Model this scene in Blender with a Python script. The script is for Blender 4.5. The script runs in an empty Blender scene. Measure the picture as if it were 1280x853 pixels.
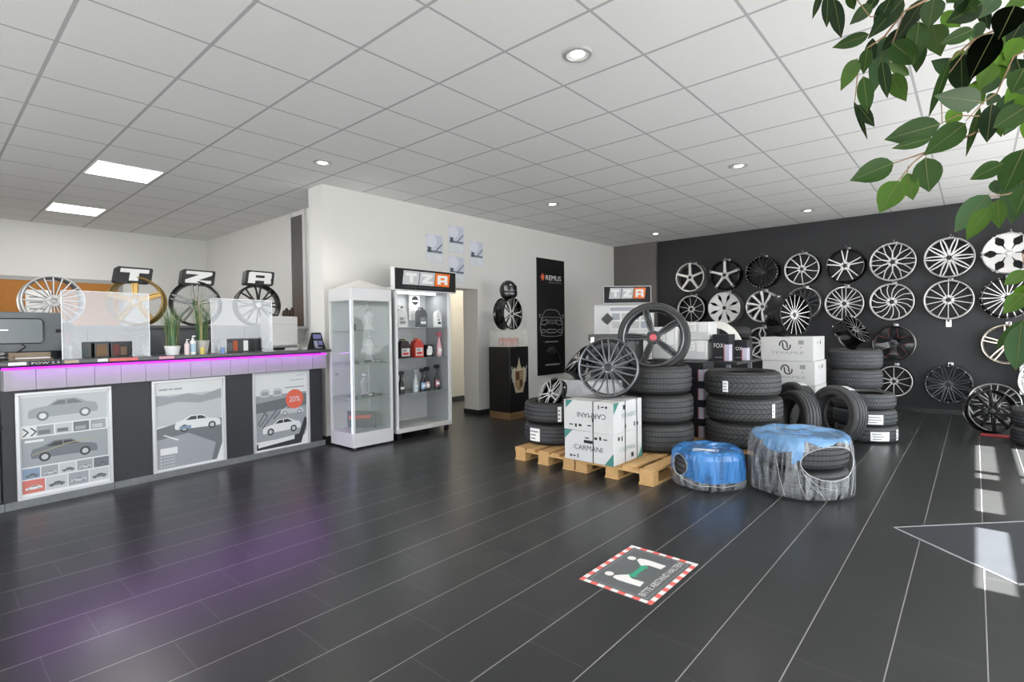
import bpy, bmesh, math, random
from math import sin, cos, pi, radians, atan2, sqrt, hypot
from mathutils import Matrix, Vector
random.seed(7)
SC = bpy.context.scene
COL = SC.collection

# ------------------------------------------------------------------ materials
def lin(h):
    h = h.lstrip('#')
    c = [int(h[i:i+2], 16)/255 for i in (0, 2, 4)]
    return tuple((x/12.92 if x <= .04045 else ((x+.055)/1.055)**2.4) for x in c) + (1,)
_M = {}
def mat(name, hexc='#808080', rough=.5, metal=0, spec=.5, coat=0, noise=0, nscale=20, bump=0, bscale=60):
    if name in _M: return _M[name]
    m = bpy.data.materials.new(name); m.use_nodes = True
    nt = m.node_tree; b = nt.nodes['Principled BSDF']
    c = lin(hexc)
    b.inputs['Base Color'].default_value = c
    b.inputs['Roughness'].default_value = rough
    b.inputs['Metallic'].default_value = metal
    b.inputs['Specular IOR Level'].default_value = spec
    if coat: b.inputs['Coat Weight'].default_value = coat; b.inputs['Coat Roughness'].default_value = .06
    if noise or bump:
        tc = nt.nodes.new('ShaderNodeTexCoord')
        n = nt.nodes.new('ShaderNodeTexNoise'); n.inputs['Scale'].default_value = nscale; n.inputs['Detail'].default_value = 4
        nt.links.new(tc.outputs['Object'], n.inputs['Vector'])
        if noise:
            mx = nt.nodes.new('ShaderNodeMix'); mx.data_type = 'RGBA'
            mx.inputs['A'].default_value = tuple(x*(1-noise) for x in c[:3])+(1,)
            mx.inputs['B'].default_value = tuple(min(1, x*(1+noise)) for x in c[:3])+(1,)
            nt.links.new(n.outputs['Fac'], mx.inputs['Factor'])
            nt.links.new(mx.outputs['Result'], b.inputs['Base Color'])
        if bump:
            n2 = nt.nodes.new('ShaderNodeTexNoise'); n2.inputs['Scale'].default_value = bscale
            nt.links.new(tc.outputs['Object'], n2.inputs['Vector'])
            bp = nt.nodes.new('ShaderNodeBump'); bp.inputs['Strength'].default_value = bump; bp.inputs['Distance'].default_value = .003
            nt.links.new(n2.outputs['Fac'], bp.inputs['Height']); nt.links.new(bp.outputs['Normal'], b.inputs['Normal'])
    _M[name] = m
    return m
def emit(name, hexc, s):
    if name in _M: return _M[name]
    m = bpy.data.materials.new(name); m.use_nodes = True
    b = m.node_tree.nodes['Principled BSDF']
    b.inputs['Base Color'].default_value = lin(hexc)
    b.inputs['Emission Color'].default_value = lin(hexc); b.inputs['Emission Strength'].default_value = s
    _M[name] = m
    return m
def film(name, hexc, trans, rough=.15, wr=0, wscale=14, zst=.35, dist=1.5):
    """thin clear sheet (acrylic, glass pane, stretch film): part see-through, part glossy sheet"""
    if name in _M: return _M[name]
    m = bpy.data.materials.new(name); m.use_nodes = True
    nt = m.node_tree; b = nt.nodes['Principled BSDF']; out = nt.nodes['Material Output']
    b.inputs['Base Color'].default_value = lin(hexc); b.inputs['Roughness'].default_value = rough
    b.inputs['Specular IOR Level'].default_value = .8
    t = nt.nodes.new('ShaderNodeBsdfTransparent'); mx = nt.nodes.new('ShaderNodeMixShader')
    mx.inputs[0].default_value = 1-trans
    nt.links.new(t.outputs[0], mx.inputs[1]); nt.links.new(b.outputs[0], mx.inputs[2]); nt.links.new(mx.outputs[0], out.inputs[0])
    if wr:
        tc = nt.nodes.new('ShaderNodeTexCoord')
        mp = nt.nodes.new('ShaderNodeMapping'); mp.inputs['Scale'].default_value = (1, 1, zst)
        n = nt.nodes.new('ShaderNodeTexNoise'); n.inputs['Scale'].default_value = wscale; n.inputs['Detail'].default_value = 6; n.inputs['Distortion'].default_value = dist
        nt.links.new(tc.outputs['Object'], mp.inputs[0]); nt.links.new(mp.outputs[0], n.inputs['Vector'])
        rp = nt.nodes.new('ShaderNodeMapRange'); rp.inputs['From Min'].default_value = .35; rp.inputs['From Max'].default_value = .7
        rp.inputs['To Min'].default_value = max(0, 1-trans-wr); rp.inputs['To Max'].default_value = min(1, 1-trans+wr)
        nt.links.new(n.outputs['Fac'], rp.inputs['Value']); nt.links.new(rp.outputs[0], mx.inputs[0])
        bp = nt.nodes.new('ShaderNodeBump'); bp.inputs['Strength'].default_value = .8; bp.inputs['Distance'].default_value = .01
        nt.links.new(n.outputs['Fac'], bp.inputs['Height']); nt.links.new(bp.outputs['Normal'], b.inputs['Normal'])
    _M[name] = m
    return m

class NB:
    """small node-building helper"""
    def __init__(s, name):
        s.m = bpy.data.materials.new(name); s.m.use_nodes = True; s.nt = s.m.node_tree
        s.b = s.nt.nodes['Principled BSDF']; _M[name] = s.m
    def n(s, t, **kw):
        x = s.nt.nodes.new(t)
        for k, v in kw.items(): setattr(x, k, v)
        return x
    def put(s, sock, v):
        if isinstance(v, bpy.types.NodeSocket): s.nt.links.new(v, sock)
        else: sock.default_value = v
    def math(s, op, a, b=0, c=0):
        x = s.n('ShaderNodeMath', operation=op)
        for i, v in enumerate((a, b, c)): s.put(x.inputs[i], v)
        return x.outputs[0]
    def mix(s, f, a, b):
        x = s.n('ShaderNodeMix', data_type='RGBA')
        s.put(x.inputs['Factor'], f); s.put(x.inputs['A'], a); s.put(x.inputs['B'], b)
        return x.outputs['Result']
    def xyz(s):
        tc = s.n('ShaderNodeTexCoord'); sp = s.n('ShaderNodeSeparateXYZ')
        s.nt.links.new(tc.outputs['Object'], sp.inputs[0])
        s.obj = tc.outputs['Object']
        return sp.outputs
    def noise(s, scale, detail=4, vec=None):
        x = s.n('ShaderNodeTexNoise'); x.inputs['Scale'].default_value = scale; x.inputs['Detail'].default_value = detail
        s.nt.links.new(vec or s.obj, x.inputs['Vector'])
        return x.outputs['Fac']
    def bump(s, h, st, dist):
        x = s.n('ShaderNodeBump'); x.inputs['Strength'].default_value = st; x.inputs['Distance'].default_value = dist
        s.put(x.inputs['Height'], h); s.nt.links.new(x.outputs[0], s.b.inputs['Normal'])
    def line(s, v, origin, pitch, w):
        """1 inside a joint of width w repeated every pitch"""
        f = s.math('FRACT', s.math('DIVIDE', s.math('SUBTRACT', v, origin - w/2), pitch))
        return s.math('LESS_THAN', f, w/pitch)

def floor_material():
    k = NB('slate_floor_tiles'); x, y, z = k.xyz()
    px, py = .2861, .5795
    xs = k.math('ADD', x, 4.25)
    row = k.math('FLOOR', k.math('DIVIDE', xs, px))
    m3 = k.math('FLOORED_MODULO', row, 3.0)
    yo = k.math('ADD', k.math('SUBTRACT', y, .70), k.math('MULTIPLY', m3, .1932))
    fx = k.math('FRACT', k.math('DIVIDE', k.math('ADD', xs, .0022), px))
    gx = k.math('LESS_THAN', fx, .0042/px)
    fy = k.math('FRACT', k.math('DIVIDE', k.math('ADD', yo, .0015), py))
    gy = k.math('LESS_THAN', fy, .003/py)
    col = k.math('FLOOR', k.math('DIVIDE', yo, py))
    cb = k.n('ShaderNodeCombineXYZ'); k.put(cb.inputs[0], row); k.put(cb.inputs[1], col)
    wn = k.n('ShaderNodeTexWhiteNoise', noise_dimensions='3D'); k.nt.links.new(cb.outputs[0], wn.inputs[0])
    n1 = k.noise(3.5, 2)
    mp = k.n('ShaderNodeMapping'); mp.inputs['Scale'].default_value = (30, 5, 1); k.nt.links.new(k.obj, mp.inputs[0])
    n2 = k.noise(2.2, 2, mp.outputs[0])
    v = k.math('ADD', k.math('MULTIPLY', wn.outputs['Value'], .25), k.math('ADD', k.math('MULTIPLY', n1, .35), k.math('MULTIPLY', n2, .3)))
    tile = k.mix(v, lin('#292a2a'), lin('#363737'))
    c1 = k.mix(gy, tile, lin('#4f4f4e'))
    c2 = k.mix(gx, c1, lin('#8d8c89'))
    k.put(k.b.inputs['Base Color'], c2)
    k.b.inputs['Roughness'].default_value = .28
    k.b.inputs['Specular IOR Level'].default_value = .36
    g = k.math('MAXIMUM', gx, gy)
    h = k.math('SUBTRACT', 1.0, g)
    k.bump(h, .10, .003)
    return k.m
def ceiling_material():
    k = NB('mineral_ceiling_tiles'); x, y, z = k.xyz()
    gy = k.line(y, 1.855, .625, .021); gx = k.line(x, -2.207, .6233, .017)
    n = k.noise(2.0, 2); f = k.noise(160, 2)
    t = k.mix(f, lin('#dcdcdb'), lin('#f0f0ee'))
    g = k.math('MAXIMUM', gx, gy)
    k.put(k.b.inputs['Base Color'], k.mix(g, t, lin('#b4b4b4')))
    k.b.inputs['Roughness'].default_value = .85
    k.bump(k.math('SUBTRACT', k.math('MULTIPLY', f, .4), g), .35, .004)
    return k.m
def perforated_material():
    k = NB('perforated_panel'); x, y, z = k.xyz()
    p = .022
    def cell(v): return k.math('SUBTRACT', k.math('FRACT', k.math('DIVIDE', v, p)), .5)
    a, b, c = cell(x), cell(y), cell(z)
    ab = k.math('ADD', x, y)
    u = cell(ab)
    d = k.math('ADD', k.math('MULTIPLY', u, u), k.math('MULTIPLY', c, c))
    h = k.math('LESS_THAN', d, .045)
    k.put(k.b.inputs['Base Color'], k.mix(h, lin('#c4c6c6'), lin('#707476')))
    k.b.inputs['Roughness'].default_value = .45
    return k.m
def tread_material(name, n, slant, width, hexc='#343536', dark='#141414', depth=.6):
    """rubber tread: sipes repeated round the axis, slanted either way off the centre line"""
    k = NB(name); x, y, z = k.xyz()
    th = k.math('DIVIDE', k.math('ARCTAN2', y, x), 2*pi)
    az = k.math('ABSOLUTE', k.math('SUBTRACT', z, .125))
    f = k.math('FRACT', k.math('ADD', k.math('MULTIPLY', th, n), k.math('MULTIPLY', az, slant)))
    msk = k.math('LESS_THAN', f, width)
    nz = k.noise(12, 3)
    base = k.mix(nz, lin(hexc), tuple(min(1, c*1.5) for c in lin(hexc)[:3])+(1,))
    k.put(k.b.inputs['Base Color'], k.mix(k.math('MULTIPLY', msk, .75), base, lin(dark)))
    k.b.inputs['Roughness'].default_value = .62
    k.bump(k.math('SUBTRACT', 1.0, msk), depth, .008)
    return k.m

floorM = floor_material(); ceilM = ceiling_material(); perfM = perforated_material()
treadM = {'sipe': tread_material('tread_sipes', 70, 4, .2, '#313233', '#101010', .9), 'chev': tread_material('tread_chevrons', 46, 20, .34, '#3a3b3c', '#101010', 1),
          'fine': tread_material('tread_fine_sipes', 84, 10, .2, '#393a3c'), 'winter': tread_material('tread_winter_blocks', 60, 14, .34, '#404347', '#131416', .9)}
rubber = mat('rubber_sidewall', '#242424', .55, noise=.25, nscale=8)
rubber_lt = mat('rubber_sidewall_dusty', '#464646', .5, noise=.2, nscale=8)
wallW = mat('white_wall_paint', '#dbdad6', .75, bump=.08, bscale=180)
wallB = mat('black_wall_paint', '#1e1f22', .5, bump=.05, bscale=150)
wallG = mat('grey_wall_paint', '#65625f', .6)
wallC = mat('cream_wall_paint', '#dcd6c8', .8)
tileB = mat('dark_skirting_tile', '#2a2a2b', .35)
tileG = mat('grey_skirting_tile', '#6f7374', .45, noise=.3, nscale=25)
white = mat('white_lacquer', '#e4e4e4', .35)
whiteM = mat('white_metal', '#dadada', .35)
alu = mat('brushed_aluminium', '#c9c9ca', .3, 1)
black = mat('black_lacquer', '#0f0f10', .3)
blackM = mat('black_plastic', '#1a1a1b', .45)
dgrey = mat('dark_grey_board', '#2d2e31', .5)
grey = mat('grey_plastic', '#85898c', .5)
chrome = mat('chrome', '#e6e6e8', .08, 1)
silver = mat('silver_alloy', '#a9a8a6', .36, .7)
silver2 = mat('bright_silver_alloy', '#d0cecd', .38, .35)
gun = mat('gunmetal_alloy', '#46484b', .34, .6)
glossB = mat('gloss_black_alloy', '#101012', .18, .2, coat=.5)
satinB = mat('satin_black_alloy', '#1c1d1f', .35, .3)
gold = mat('gold_alloy', '#a98a4e', .35, .6)
champ = mat('champagne_alloy', '#d6c9b8', .32, .6)
redM = mat('red_paint', '#c22a2a', .4)
orange = mat('orange_panel', '#ea7418', .45)
paper = mat('white_paper', '#eeeeec', .7)
card = mat('white_cardboard', '#c6c6c5', .7, noise=.04, nscale=6)
ink = mat('black_ink', '#1d1e20', .6)
inkG = mat('grey_ink', '#8d9093', .6)
teal = mat('teal_ink', '#3d7d74', .6)
pine = mat('pine_wood', '#c19a66', .65, noise=.22, nscale=9)
glassM = film('clear_glass', '#cfd8d8', .86, .03)
acryl = film('clear_acrylic', '#e9edf2', .71, .16)  # white tint stands in for the haze of window reflections
acrylC = film('clear_acrylic_box', '#eeeee8', .80, .05)

# ------------------------------------------------------------------ mesh builder
class MB:
    def __init__(s): s.v = []; s.f = []; s.mi = []
    def add(s, vs, fs, m=0, T=None):
        o = len(s.v)
        s.v += [tuple(T @ Vector(p)) if T is not None else tuple(p) for p in vs]
        for f in fs: s.f.append(tuple(i+o for i in f)); s.mi.append(m)
        return s
    def box(s, x0, x1, y0, y1, z0, z1, m=0, T=None):
        v = [(x0,y0,z0),(x1,y0,z0),(x1,y1,z0),(x0,y1,z0),(x0,y0,z1),(x1,y0,z1),(x1,y1,z1),(x0,y1,z1)]
        return s.add(v, [(0,3,2,1),(4,5,6,7),(0,1,5,4),(1,2,6,5),(2,3,7,6),(3,0,4,7)], m, T)
    def frame(s, x0, x1, y0, y1, w, z0, z1, m=0, T=None):
        s.box(x0, x1, y0, y0+w, z0, z1, m, T); s.box(x0, x1, y1-w, y1, z0, z1, m, T)
        s.box(x0, x0+w, y0+w, y1-w, z0, z1, m, T); s.box(x1-w, x1, y0+w, y1-w, z0, z1, m, T)
        return s
    def prism(s, pts, z0, z1, m=0, T=None, side=None):
        n = len(pts)
        a = sum(pts[i][0]*pts[(i+1)%n][1]-pts[(i+1)%n][0]*pts[i][1] for i in range(n))
        if a < 0: pts = pts[::-1]
        v = [(x,y,z0) for x,y in pts]+[(x,y,z1) for x,y in pts]
        s.add(v, [tuple(range(n-1,-1,-1)), tuple(range(n,2*n))], m, T)
        s.add(v, [(i,(i+1)%n,(i+1)%n+n,i+n) for i in range(n)], m if side is None else side, T)
        return s
    def lathe(s, prof, seg=32, m=0, T=None, closed=False, a0=0, a1=2*pi):
        n = len(prof); full = abs(a1-a0-2*pi) < 1e-6
        k = seg if full else seg+1
        v = []
        for i in range(k):
            a = a0+(a1-a0)*i/seg
            v += [(r*cos(a), r*sin(a), z) for r,z in prof]
        f = []
        for i in range(seg):
            j = (i+1)%k
            for q in range(n if closed else n-1):
                p = (q+1)%n
                f.append((i*n+q, j*n+q, j*n+p, i*n+p))
        return s.add(v, f, m, T)
    def disc(s, r, z, seg=32, m=0, T=None, up=True):
        v = [(r*cos(2*pi*i/seg), r*sin(2*pi*i/seg), z) for i in range(seg)]
        return s.add(v, [tuple(range(seg)) if up else tuple(range(seg-1,-1,-1))], m, T)
    def cyl(s, r0, r1, z0, z1, seg=24, m=0, T=None):
        s.lathe([(r0,z0),(r1,z1)], seg, m, T); s.disc(r0, z0, seg, m, T, False); s.disc(r1, z1, seg, m, T)
        return s
    def tube(s, pts, r, seg=8, m=0, T=None, r1=None):
        pts = [Vector(p) for p in pts]; n = len(pts); v = []; f = []
        prev = None
        for i, p in enumerate(pts):
            t = (pts[min(i+1,n-1)]-pts[max(i-1,0)]).normalized()
            if prev is None: a = t.orthogonal().normalized()
            else: a = (prev-t*prev.dot(t)).normalized()
            prev = a; b = t.cross(a)
            rr = r if r1 is None else r+(r1-r)*i/max(1,n-1)
            v += [p+(a*cos(2*pi*k/seg)+b*sin(2*pi*k/seg))*rr for k in range(seg)]
        for i in range(n-1):
            for k in range(seg):
                f.append((i*seg+k, i*seg+(k+1)%seg, (i+1)*seg+(k+1)%seg, (i+1)*seg+k))
        f.append(tuple(range(seg-1,-1,-1))); f.append(tuple((n-1)*seg+k for k in range(seg)))
        return s.add(v, f, m, T)
    def poly(s, pts, m=0, T=None): return s.add(pts, [tuple(range(len(pts)))], m, T)
    def mesh(s, name, mats, smooth=35):
        me = bpy.data.meshes.new(name); me.from_pydata(s.v, [], s.f); me.update()
        for m in mats: me.materials.append(m)
        me.polygons.foreach_set('material_index', s.mi)
        if smooth:
            me.polygons.foreach_set('use_smooth', [True]*len(s.f))
            me.set_sharp_from_angle(angle=radians(smooth))
        return me
def link(name, me, parent=None, T=None):
    o = bpy.data.objects.new(name, me); COL.objects.link(o)
    if parent: o.parent = parent
    if T is not None: o.matrix_basis = T
    return o
def part(name, mb, mats, parent=None, T=None, smooth=35, bevel=0, label=None):
    if not isinstance(mats, (list, tuple)): mats = [mats]
    o = link(name, mb.mesh(name, mats, smooth), parent, T)
    if bevel:
        b = o.modifiers.new('bevel', 'BEVEL'); b.width = bevel; b.segments = 2; b.limit_method = 'ANGLE'; b.angle_limit = radians(50)
    if label: o['label'] = label
    return o
def tag(o, label, cat, group=None):
    o['label'] = label; o['category'] = cat
    if group: o['group'] = group
    return o
def thing(name, label, cat, T=None, group=None):
    o = bpy.data.objects.new(name, None); COL.objects.link(o); o.empty_display_size = .05
    if T is not None: o.matrix_basis = T
    return tag(o, label, cat, group)
def struct(name, mb, mats, smooth=0):
    o = part(name, mb, mats, smooth=smooth); o['kind'] = 'structure'
    return o
def Tr(x, y, z, rz=0): return Matrix.Translation((x,y,z)) @ Matrix.Rotation(rz, 4, 'Z')
def Fr(o, x, y):
    """frame at o with local x, y directions, z = their cross product"""
    x = Vector(x).normalized(); y = Vector(y); y = (y-x*y.dot(x)).normalized(); z = x.cross(y)
    M = Matrix((x, y, z)).transposed().to_4x4(); M.translation = Vector(o)
    return M
def Nz(o, n, roll=0):
    """frame at o whose z points along n"""
    n = Vector(n).normalized(); up = Vector((0,0,1)) if abs(n.z) < .95 else Vector((0,1,0))
    x = up.cross(n).normalized(); y = n.cross(x)
    M = Matrix((x, y, n)).transposed().to_4x4(); M.translation = Vector(o)
    return M @ Matrix.Rotation(roll, 4, 'Z')
_txt = {}
def text(s, w, h, mats, parent, T, name='lettering', d=.001, label=None, bold=0):
    """lettering mesh fitted to a w x h box whose lower left corner is the frame origin"""
    cu = bpy.data.curves.new('t', 'FONT'); cu.body = s; cu.extrude = 0; cu.resolution_u = 3; cu.offset = bold
    o = bpy.data.objects.new('t', cu); COL.objects.link(o)
    dg = bpy.context.evaluated_depsgraph_get(); me = bpy.data.meshes.new_from_object(o.evaluated_get(dg))
    bpy.data.objects.remove(o); bpy.data.curves.remove(cu)
    xs = [v.co.x for v in me.vertices]; ys = [v.co.y for v in me.vertices]
    sx = w/(max(xs)-min(xs)); sy = h/(max(ys)-min(ys)); x0, y0 = min(xs), min(ys)
    for v in me.vertices: v.co = ((v.co.x-x0)*sx, (v.co.y-y0)*sy, d)
    me.name = name; me.materials.clear(); me.materials.append(mats)
    p = link(name, me, parent, T)
    if label: p['label'] = label
    return p
# ------------------------------------------------------------------ wheels
def bar(mb, pts, ws, t, R, mf=0, ms=1):
    """one spoke arm: path points (radius, degrees, height), widths, thickness; face mf, flanks ms"""
    P = [Vector((r*R*cos(radians(a)), r*R*sin(radians(a)), z*R)) for r, a, z in pts]
    n = len(P); V = []
    for i, p in enumerate(P):
        d = P[min(i+1,n-1)]-P[max(i-1,0)]; d.z = 0; d.normalize()
        s = Vector((-d.y, d.x, 0)); w = ws[i]*R/2; k = .68 if ws[0] < .5 and max(ws) < .5 else .95
        V += [p+s*w-Vector((0,0,t*R)), p+s*w-Vector((0,0,t*R*.22)), p+s*w*k, p-s*w*k, p-s*w-Vector((0,0,t*R*.22)), p-s*w-Vector((0,0,t*R))]
    o = 6
    fs = []; fm = []
    for i in range(n-1):
        for q in range(6):
            q2 = (q+1) % 6
            fs.append((i*o+q, i*o+q2, (i+1)*o+q2, (i+1)*o+q)); fm.append(mf if q in (2,) else (ms if q in (0, 4, 5) else mf if ms == mf else ms))
    fs.append(tuple(range(o-1,-1,-1))); fm.append(ms); fs.append(tuple((n-1)*o+q for q in range(o))); fm.append(ms)
    base = len(mb.v); mb.v += [tuple(v) for v in V]
    for f, m in zip(fs, fm): mb.f.append(tuple(i+base for i in f)); mb.mi.append(m)
ZH_, ZR_ = -.10, -.035       # hub / rim heights (concave face) in units of R
def lerp(a, b, t): return a+(b-a)*t
def curve_pts(r0, r1, a0, a1, n=4, bend=0):
    return [(lerp(r0,r1,t), lerp(a0,a1,t)+bend*sin(pi*t), lerp(ZH_,ZR_,t**.7)) for t in [i/(n-1) for i in range(n)]]
def sp_straight(mb, R, n, w0=.12, w1=.10, r1=.94, twist=0, bend=0):
    bar(mb, curve_pts(.15, r1, 0, twist, 4, bend), [lerp(w0,w1,i/3) for i in range(4)], .11, R)
def sp_double(mb, R, n, gap=7, w=.055, r1=.94, g0=10):
    for s in (-1, 1): bar(mb, curve_pts(.17, r1, s*g0, s*gap, 4), [w*1.25,w*1.1,w,w], .10, R)
def sp_vee(mb, R, n, gap=12, w=.055, r1=.94):
    for s in (-1, 1): bar(mb, curve_pts(.14, r1, s*3, s*gap, 4), [w*1.3,w*1.1,w,w], .10, R)
def sp_fork(mb, R, n, gap=14, w=.08, rs=.5, r1=.94):
    p = curve_pts(.14, r1, 0, 0, 5)
    bar(mb, [q for q in p if q[0] <= rs+.02] + [(rs, 0, lerp(ZH_,ZR_,.55))], [w*1.3]*len([q for q in p if q[0] <= rs+.02])+[w*1.1], .10, R)
    for s in (-1, 1): bar(mb, [(rs-.03,0,lerp(ZH_,ZR_,.55)),(lerp(rs,r1,.5), s*gap*.6, lerp(ZH_,ZR_,.8)),(r1, s*gap, ZR_)], [w*.8,w*.75,w*.75], .09, R)
def sp_mesh(mb, R, n, gap=18, w=.06, r1=.94):
    for s in (-1, 1): bar(mb, curve_pts(.16, r1, -s*gap*.55, s*gap, 5), [w*1.1,w,w,w,w], .09, R)
def sp_loop(mb, R, n, gap=16, w=.06, r1=.94):
    for s in (-1, 1):
        bar(mb, [(.15,s*4,ZH_),(.35,s*20,lerp(ZH_,ZR_,.4)),(.6,s*18,lerp(ZH_,ZR_,.7)),(.8,s*7,lerp(ZH_,ZR_,.9)),(r1,s*4,ZR_)], [w*1.2,w,w,w,w*1.1], .10, R)
def sp_wide(mb, R, n, slot=.3, r0=.42, r1=.80, w0=.2):
    """disc face: one sector with a slot-shaped gap on either flank between r0 and r1"""
    full = lambda r: 2*r*sin(pi/n)*1.02
    rs = [.14, r0*.8, r0, lerp(r0,r1,.3), lerp(r0,r1,.75), r1, r1+.03, .94]
    ws = [full(.14), full(r0*.8), full(r0)*.97, full(lerp(r0,r1,.3))*(1-slot), full(lerp(r0,r1,.75))*(1-slot*1.15), full(r1)*.93, full(r1+.03), full(.94)]
    bar(mb, [(r, 0, lerp(ZH_,ZR_,((r-.14)/.8)**.7)) for r in rs], ws, .10, R)
def sp_star(mb, R, n, r1=1.0):
    bar(mb, curve_pts(.12, r1, 0, 0, 4), [.26,.18,.17,.22], .13, R)
def sp_notch(mb, R, n, w0=.2, w1=.17, r1=.95):
    """broad arm with a channel down its middle: two ridges on a darker web"""
    bar(mb, [(r,a,z-.035) for r,a,z in curve_pts(.14, r1, 0, 0, 4)], [w0*.7,w1*.7,w1*.6,w1*.6], .08, R, 1, 1)
    for s in (-1, 1): bar(mb, curve_pts(.15, r1, s*14, s*4.4, 4), [w0*.36,w1*.32,w1*.30,w1*.30], .11, R)
def sp_blade(mb, R, n, r1=.93):
    bar(mb, curve_pts(.13, r1, -6, 4, 4), [.10,.13,.15,.2], .10, R)
def sp_web(mb, R, n, r1=.94):
    """black arm edged with two thin pinstripes (face = stripe colour slot 0)"""
    a = 360/n
    bar(mb, [(r,an,z-.012) for r,an,z in curve_pts(.12, r1, 0, 0, 4)], [.34,.36,.46,.72], .1, R, 1, 1)
    for s in (-1, 1): bar(mb, [(.40, s*4, -.045), (r1, s*25, -.022)], [.016,.018], .03, R)
STY = dict(straight=sp_straight, double=sp_double, vee=sp_vee, fork=sp_fork, mesh=sp_mesh, loop=sp_loop, wide=sp_wide, star=sp_star, notch=sp_notch, blade=sp_blade, web=sp_web)
_wc = {}
def rim_profile(R, W):
    return [(R*.925,-.018*1),(R*.94,-.004),(R*.965,0),(R*.99,-.003),(R,-.012),(R*.985,-.026),(R*.945,-.036),(R*.925,-.06),(R*.90,-W*.45),(R*.92,-W*.75),
            (R*.955,-W*.9),(R,-W*.95),(R,-W*.985),(R*.975,-W),(R*.93,-W+.012),(R*.885,-W*.72),(R*.875,-W*.45),(R*.885,-.06),(R*.905,-.03)]
def wheel(name, label, T, R, W, style, n, face, flank, rimf, barrel, group=None, kw={}, cap=None, rot=90, lugs=5, lip=True, cat='wheel', hubm=None, rivets=0):
    t = thing(name, label, cat, T, group)
    key = (R, W, lip)
    mb = MB(); pr = rim_profile(R, W)
    if not lip: pr = [(r*.97, z) if i < 7 else (r, z) for i, (r, z) in enumerate(pr)]
    mb.lathe(pr, 56, 1, closed=True)
    npf = len(pr)
    for i in range(len(mb.f)):
        q = i % npf
        if q <= 4 or q >= npf-1: mb.mi[i] = 0
    if rivets:
        for i in range(rivets):
            a = 2*pi*i/rivets; mb.cyl(.006, .005, -.004, .004, 8, 2, Matrix.Translation((R*.952*cos(a), R*.952*sin(a), 0)))
    part('rim', mb, [rimf, barrel, alu], t)
    k2 = (style, n, R, str(kw), face.name, flank.name)
    if k2 not in _wc:
        sm = MB(); STY[style](sm, R, n, **kw); _wc[k2] = sm.mesh('spoke', [face, flank], 30)
    for i in range(n):
        link('spoke', _wc[k2], t, Matrix.Rotation(radians(rot)+2*pi*i/n, 4, 'Z'))
    hk = ('hub', R, lugs, (hubm or face).name, flank.name)
    if hk not in _wc:
        h = MB(); z1 = ZH_*R
        h.lathe([(.055*R,z1-.10*R),(.23*R,z1-.10*R),(.235*R,z1-.015*R),(.21*R,z1+.004*R),(.12*R,z1+.006*R),(.115*R,z1-.008*R),(.055*R,z1-.01*R)], 36, 0)
        for i in range(lugs):
            a = 2*pi*(i+.5)/lugs; M = Matrix.Translation((.165*R*cos(a), .165*R*sin(a), 0))
            h.cyl(.032*R, .03*R, z1, z1+.012*R, 10, 1, M)
        _wc[hk] = h.mesh('hub', [hubm or face, flank], 30)
    link('hub', _wc[hk], t)
    cm = cap or blackM; ck = ('cap', R, cm.name)
    if ck not in _wc:
        c = MB(); z1 = ZH_*R
        c.lathe([(.118*R, z1-.03*R),(.118*R, z1+.004*R),(.10*R, z1+.016*R),(.06*R, z1+.021*R),(0.0005, z1+.022*R)], 28, 0)
        _wc[ck] = c.mesh('center_cap', [cm], 40)
    link('center_cap', _wc[ck], t)
    return t

# ------------------------------------------------------------------ tyres (local z = axle, 0..W)
def tyre_meshes(R, r, W, tread, light=False, grooves=4):
    k = ('tyre', R, r, W, tread, light, grooves)
    if k in _wc: return _wc[k]
    z0, z1 = .13*W, .87*W
    pr = [(R-.010, z0)]
    for g in range(grooves):
        zc = z0+(z1-z0)*(g+.5+.0)/grooves if grooves > 1 else W/2
        crown = lambda z: R-.010*abs((z-W/2)/(W/2))**2.2
        hw = .0045
        pr += [(crown(zc-hw), zc-hw),(R-.014, zc-hw+.001),(R-.014, zc+hw-.001),(crown(zc+hw), zc+hw)]
    pr += [(R-.010, z1)]
    tm = MB().lathe(pr, 72, 0).mesh('tread', [treadM[tread]], 30)
    # shift so that the pattern is centred: tread material mirrors about z = .125
    side = [(R-.010, z0),(R-.018,.075*W),(R-.034,.035*W),(R-.05,.014*W),(lerp(r,R,.62),.0),(lerp(r,R,.45),.004),(lerp(r,R,.42),.012),(lerp(r,R,.2),.02*W+.006),(r+.012,.05*W),(r,.065*W),(r-.001,.12*W)]
    inner = [(r+.012,.16*W),(lerp(r,R,.5),.10*W),(R-.045,.13*W),(R-.03,.25*W)]
    half = side+inner
    full = half+[(a, W-b) for a, b in half[::-1]]
    sm = MB().lathe(full, 72, 0).mesh('sidewall', [rubber_lt if light else rubber], 50)
    _wc[k] = (tm, sm)
    return _wc[k]
def label_sticker(parent, R, W, ang, span, z0, z1, lines=3, m=None):
    """paper label glued round the tread"""
    mb = MB(); n = 6; rr = R+.0015
    def strip(a0, a1, za, zb, rad, mi):
        v = []; f = []
        for i in range(n+1):
            a = lerp(a0, a1, i/n); v += [(rad*cos(a), rad*sin(a), za), (rad*cos(a), rad*sin(a), zb)]
        for i in range(n): f.append((2*i, 2*i+2, 2*i+3, 2*i+1))
        mb.add(v, f, mi)
    a0, a1 = ang-span/2, ang+span/2
    strip(a0, a1, z0, z1, rr, 0)
    h = z1-z0
    for q in range(lines):
        s0 = random.uniform(.05,.12); s1 = random.uniform(.55,.93)
        strip(a0+span*s0, a0+span*s1, z0+h*(.15+q*.27), z0+h*(.26+q*.27), rr+.0008, 1)
    return part('paper_label', mb, [m or paper, inkG], parent, label='white printed paper label')
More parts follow.
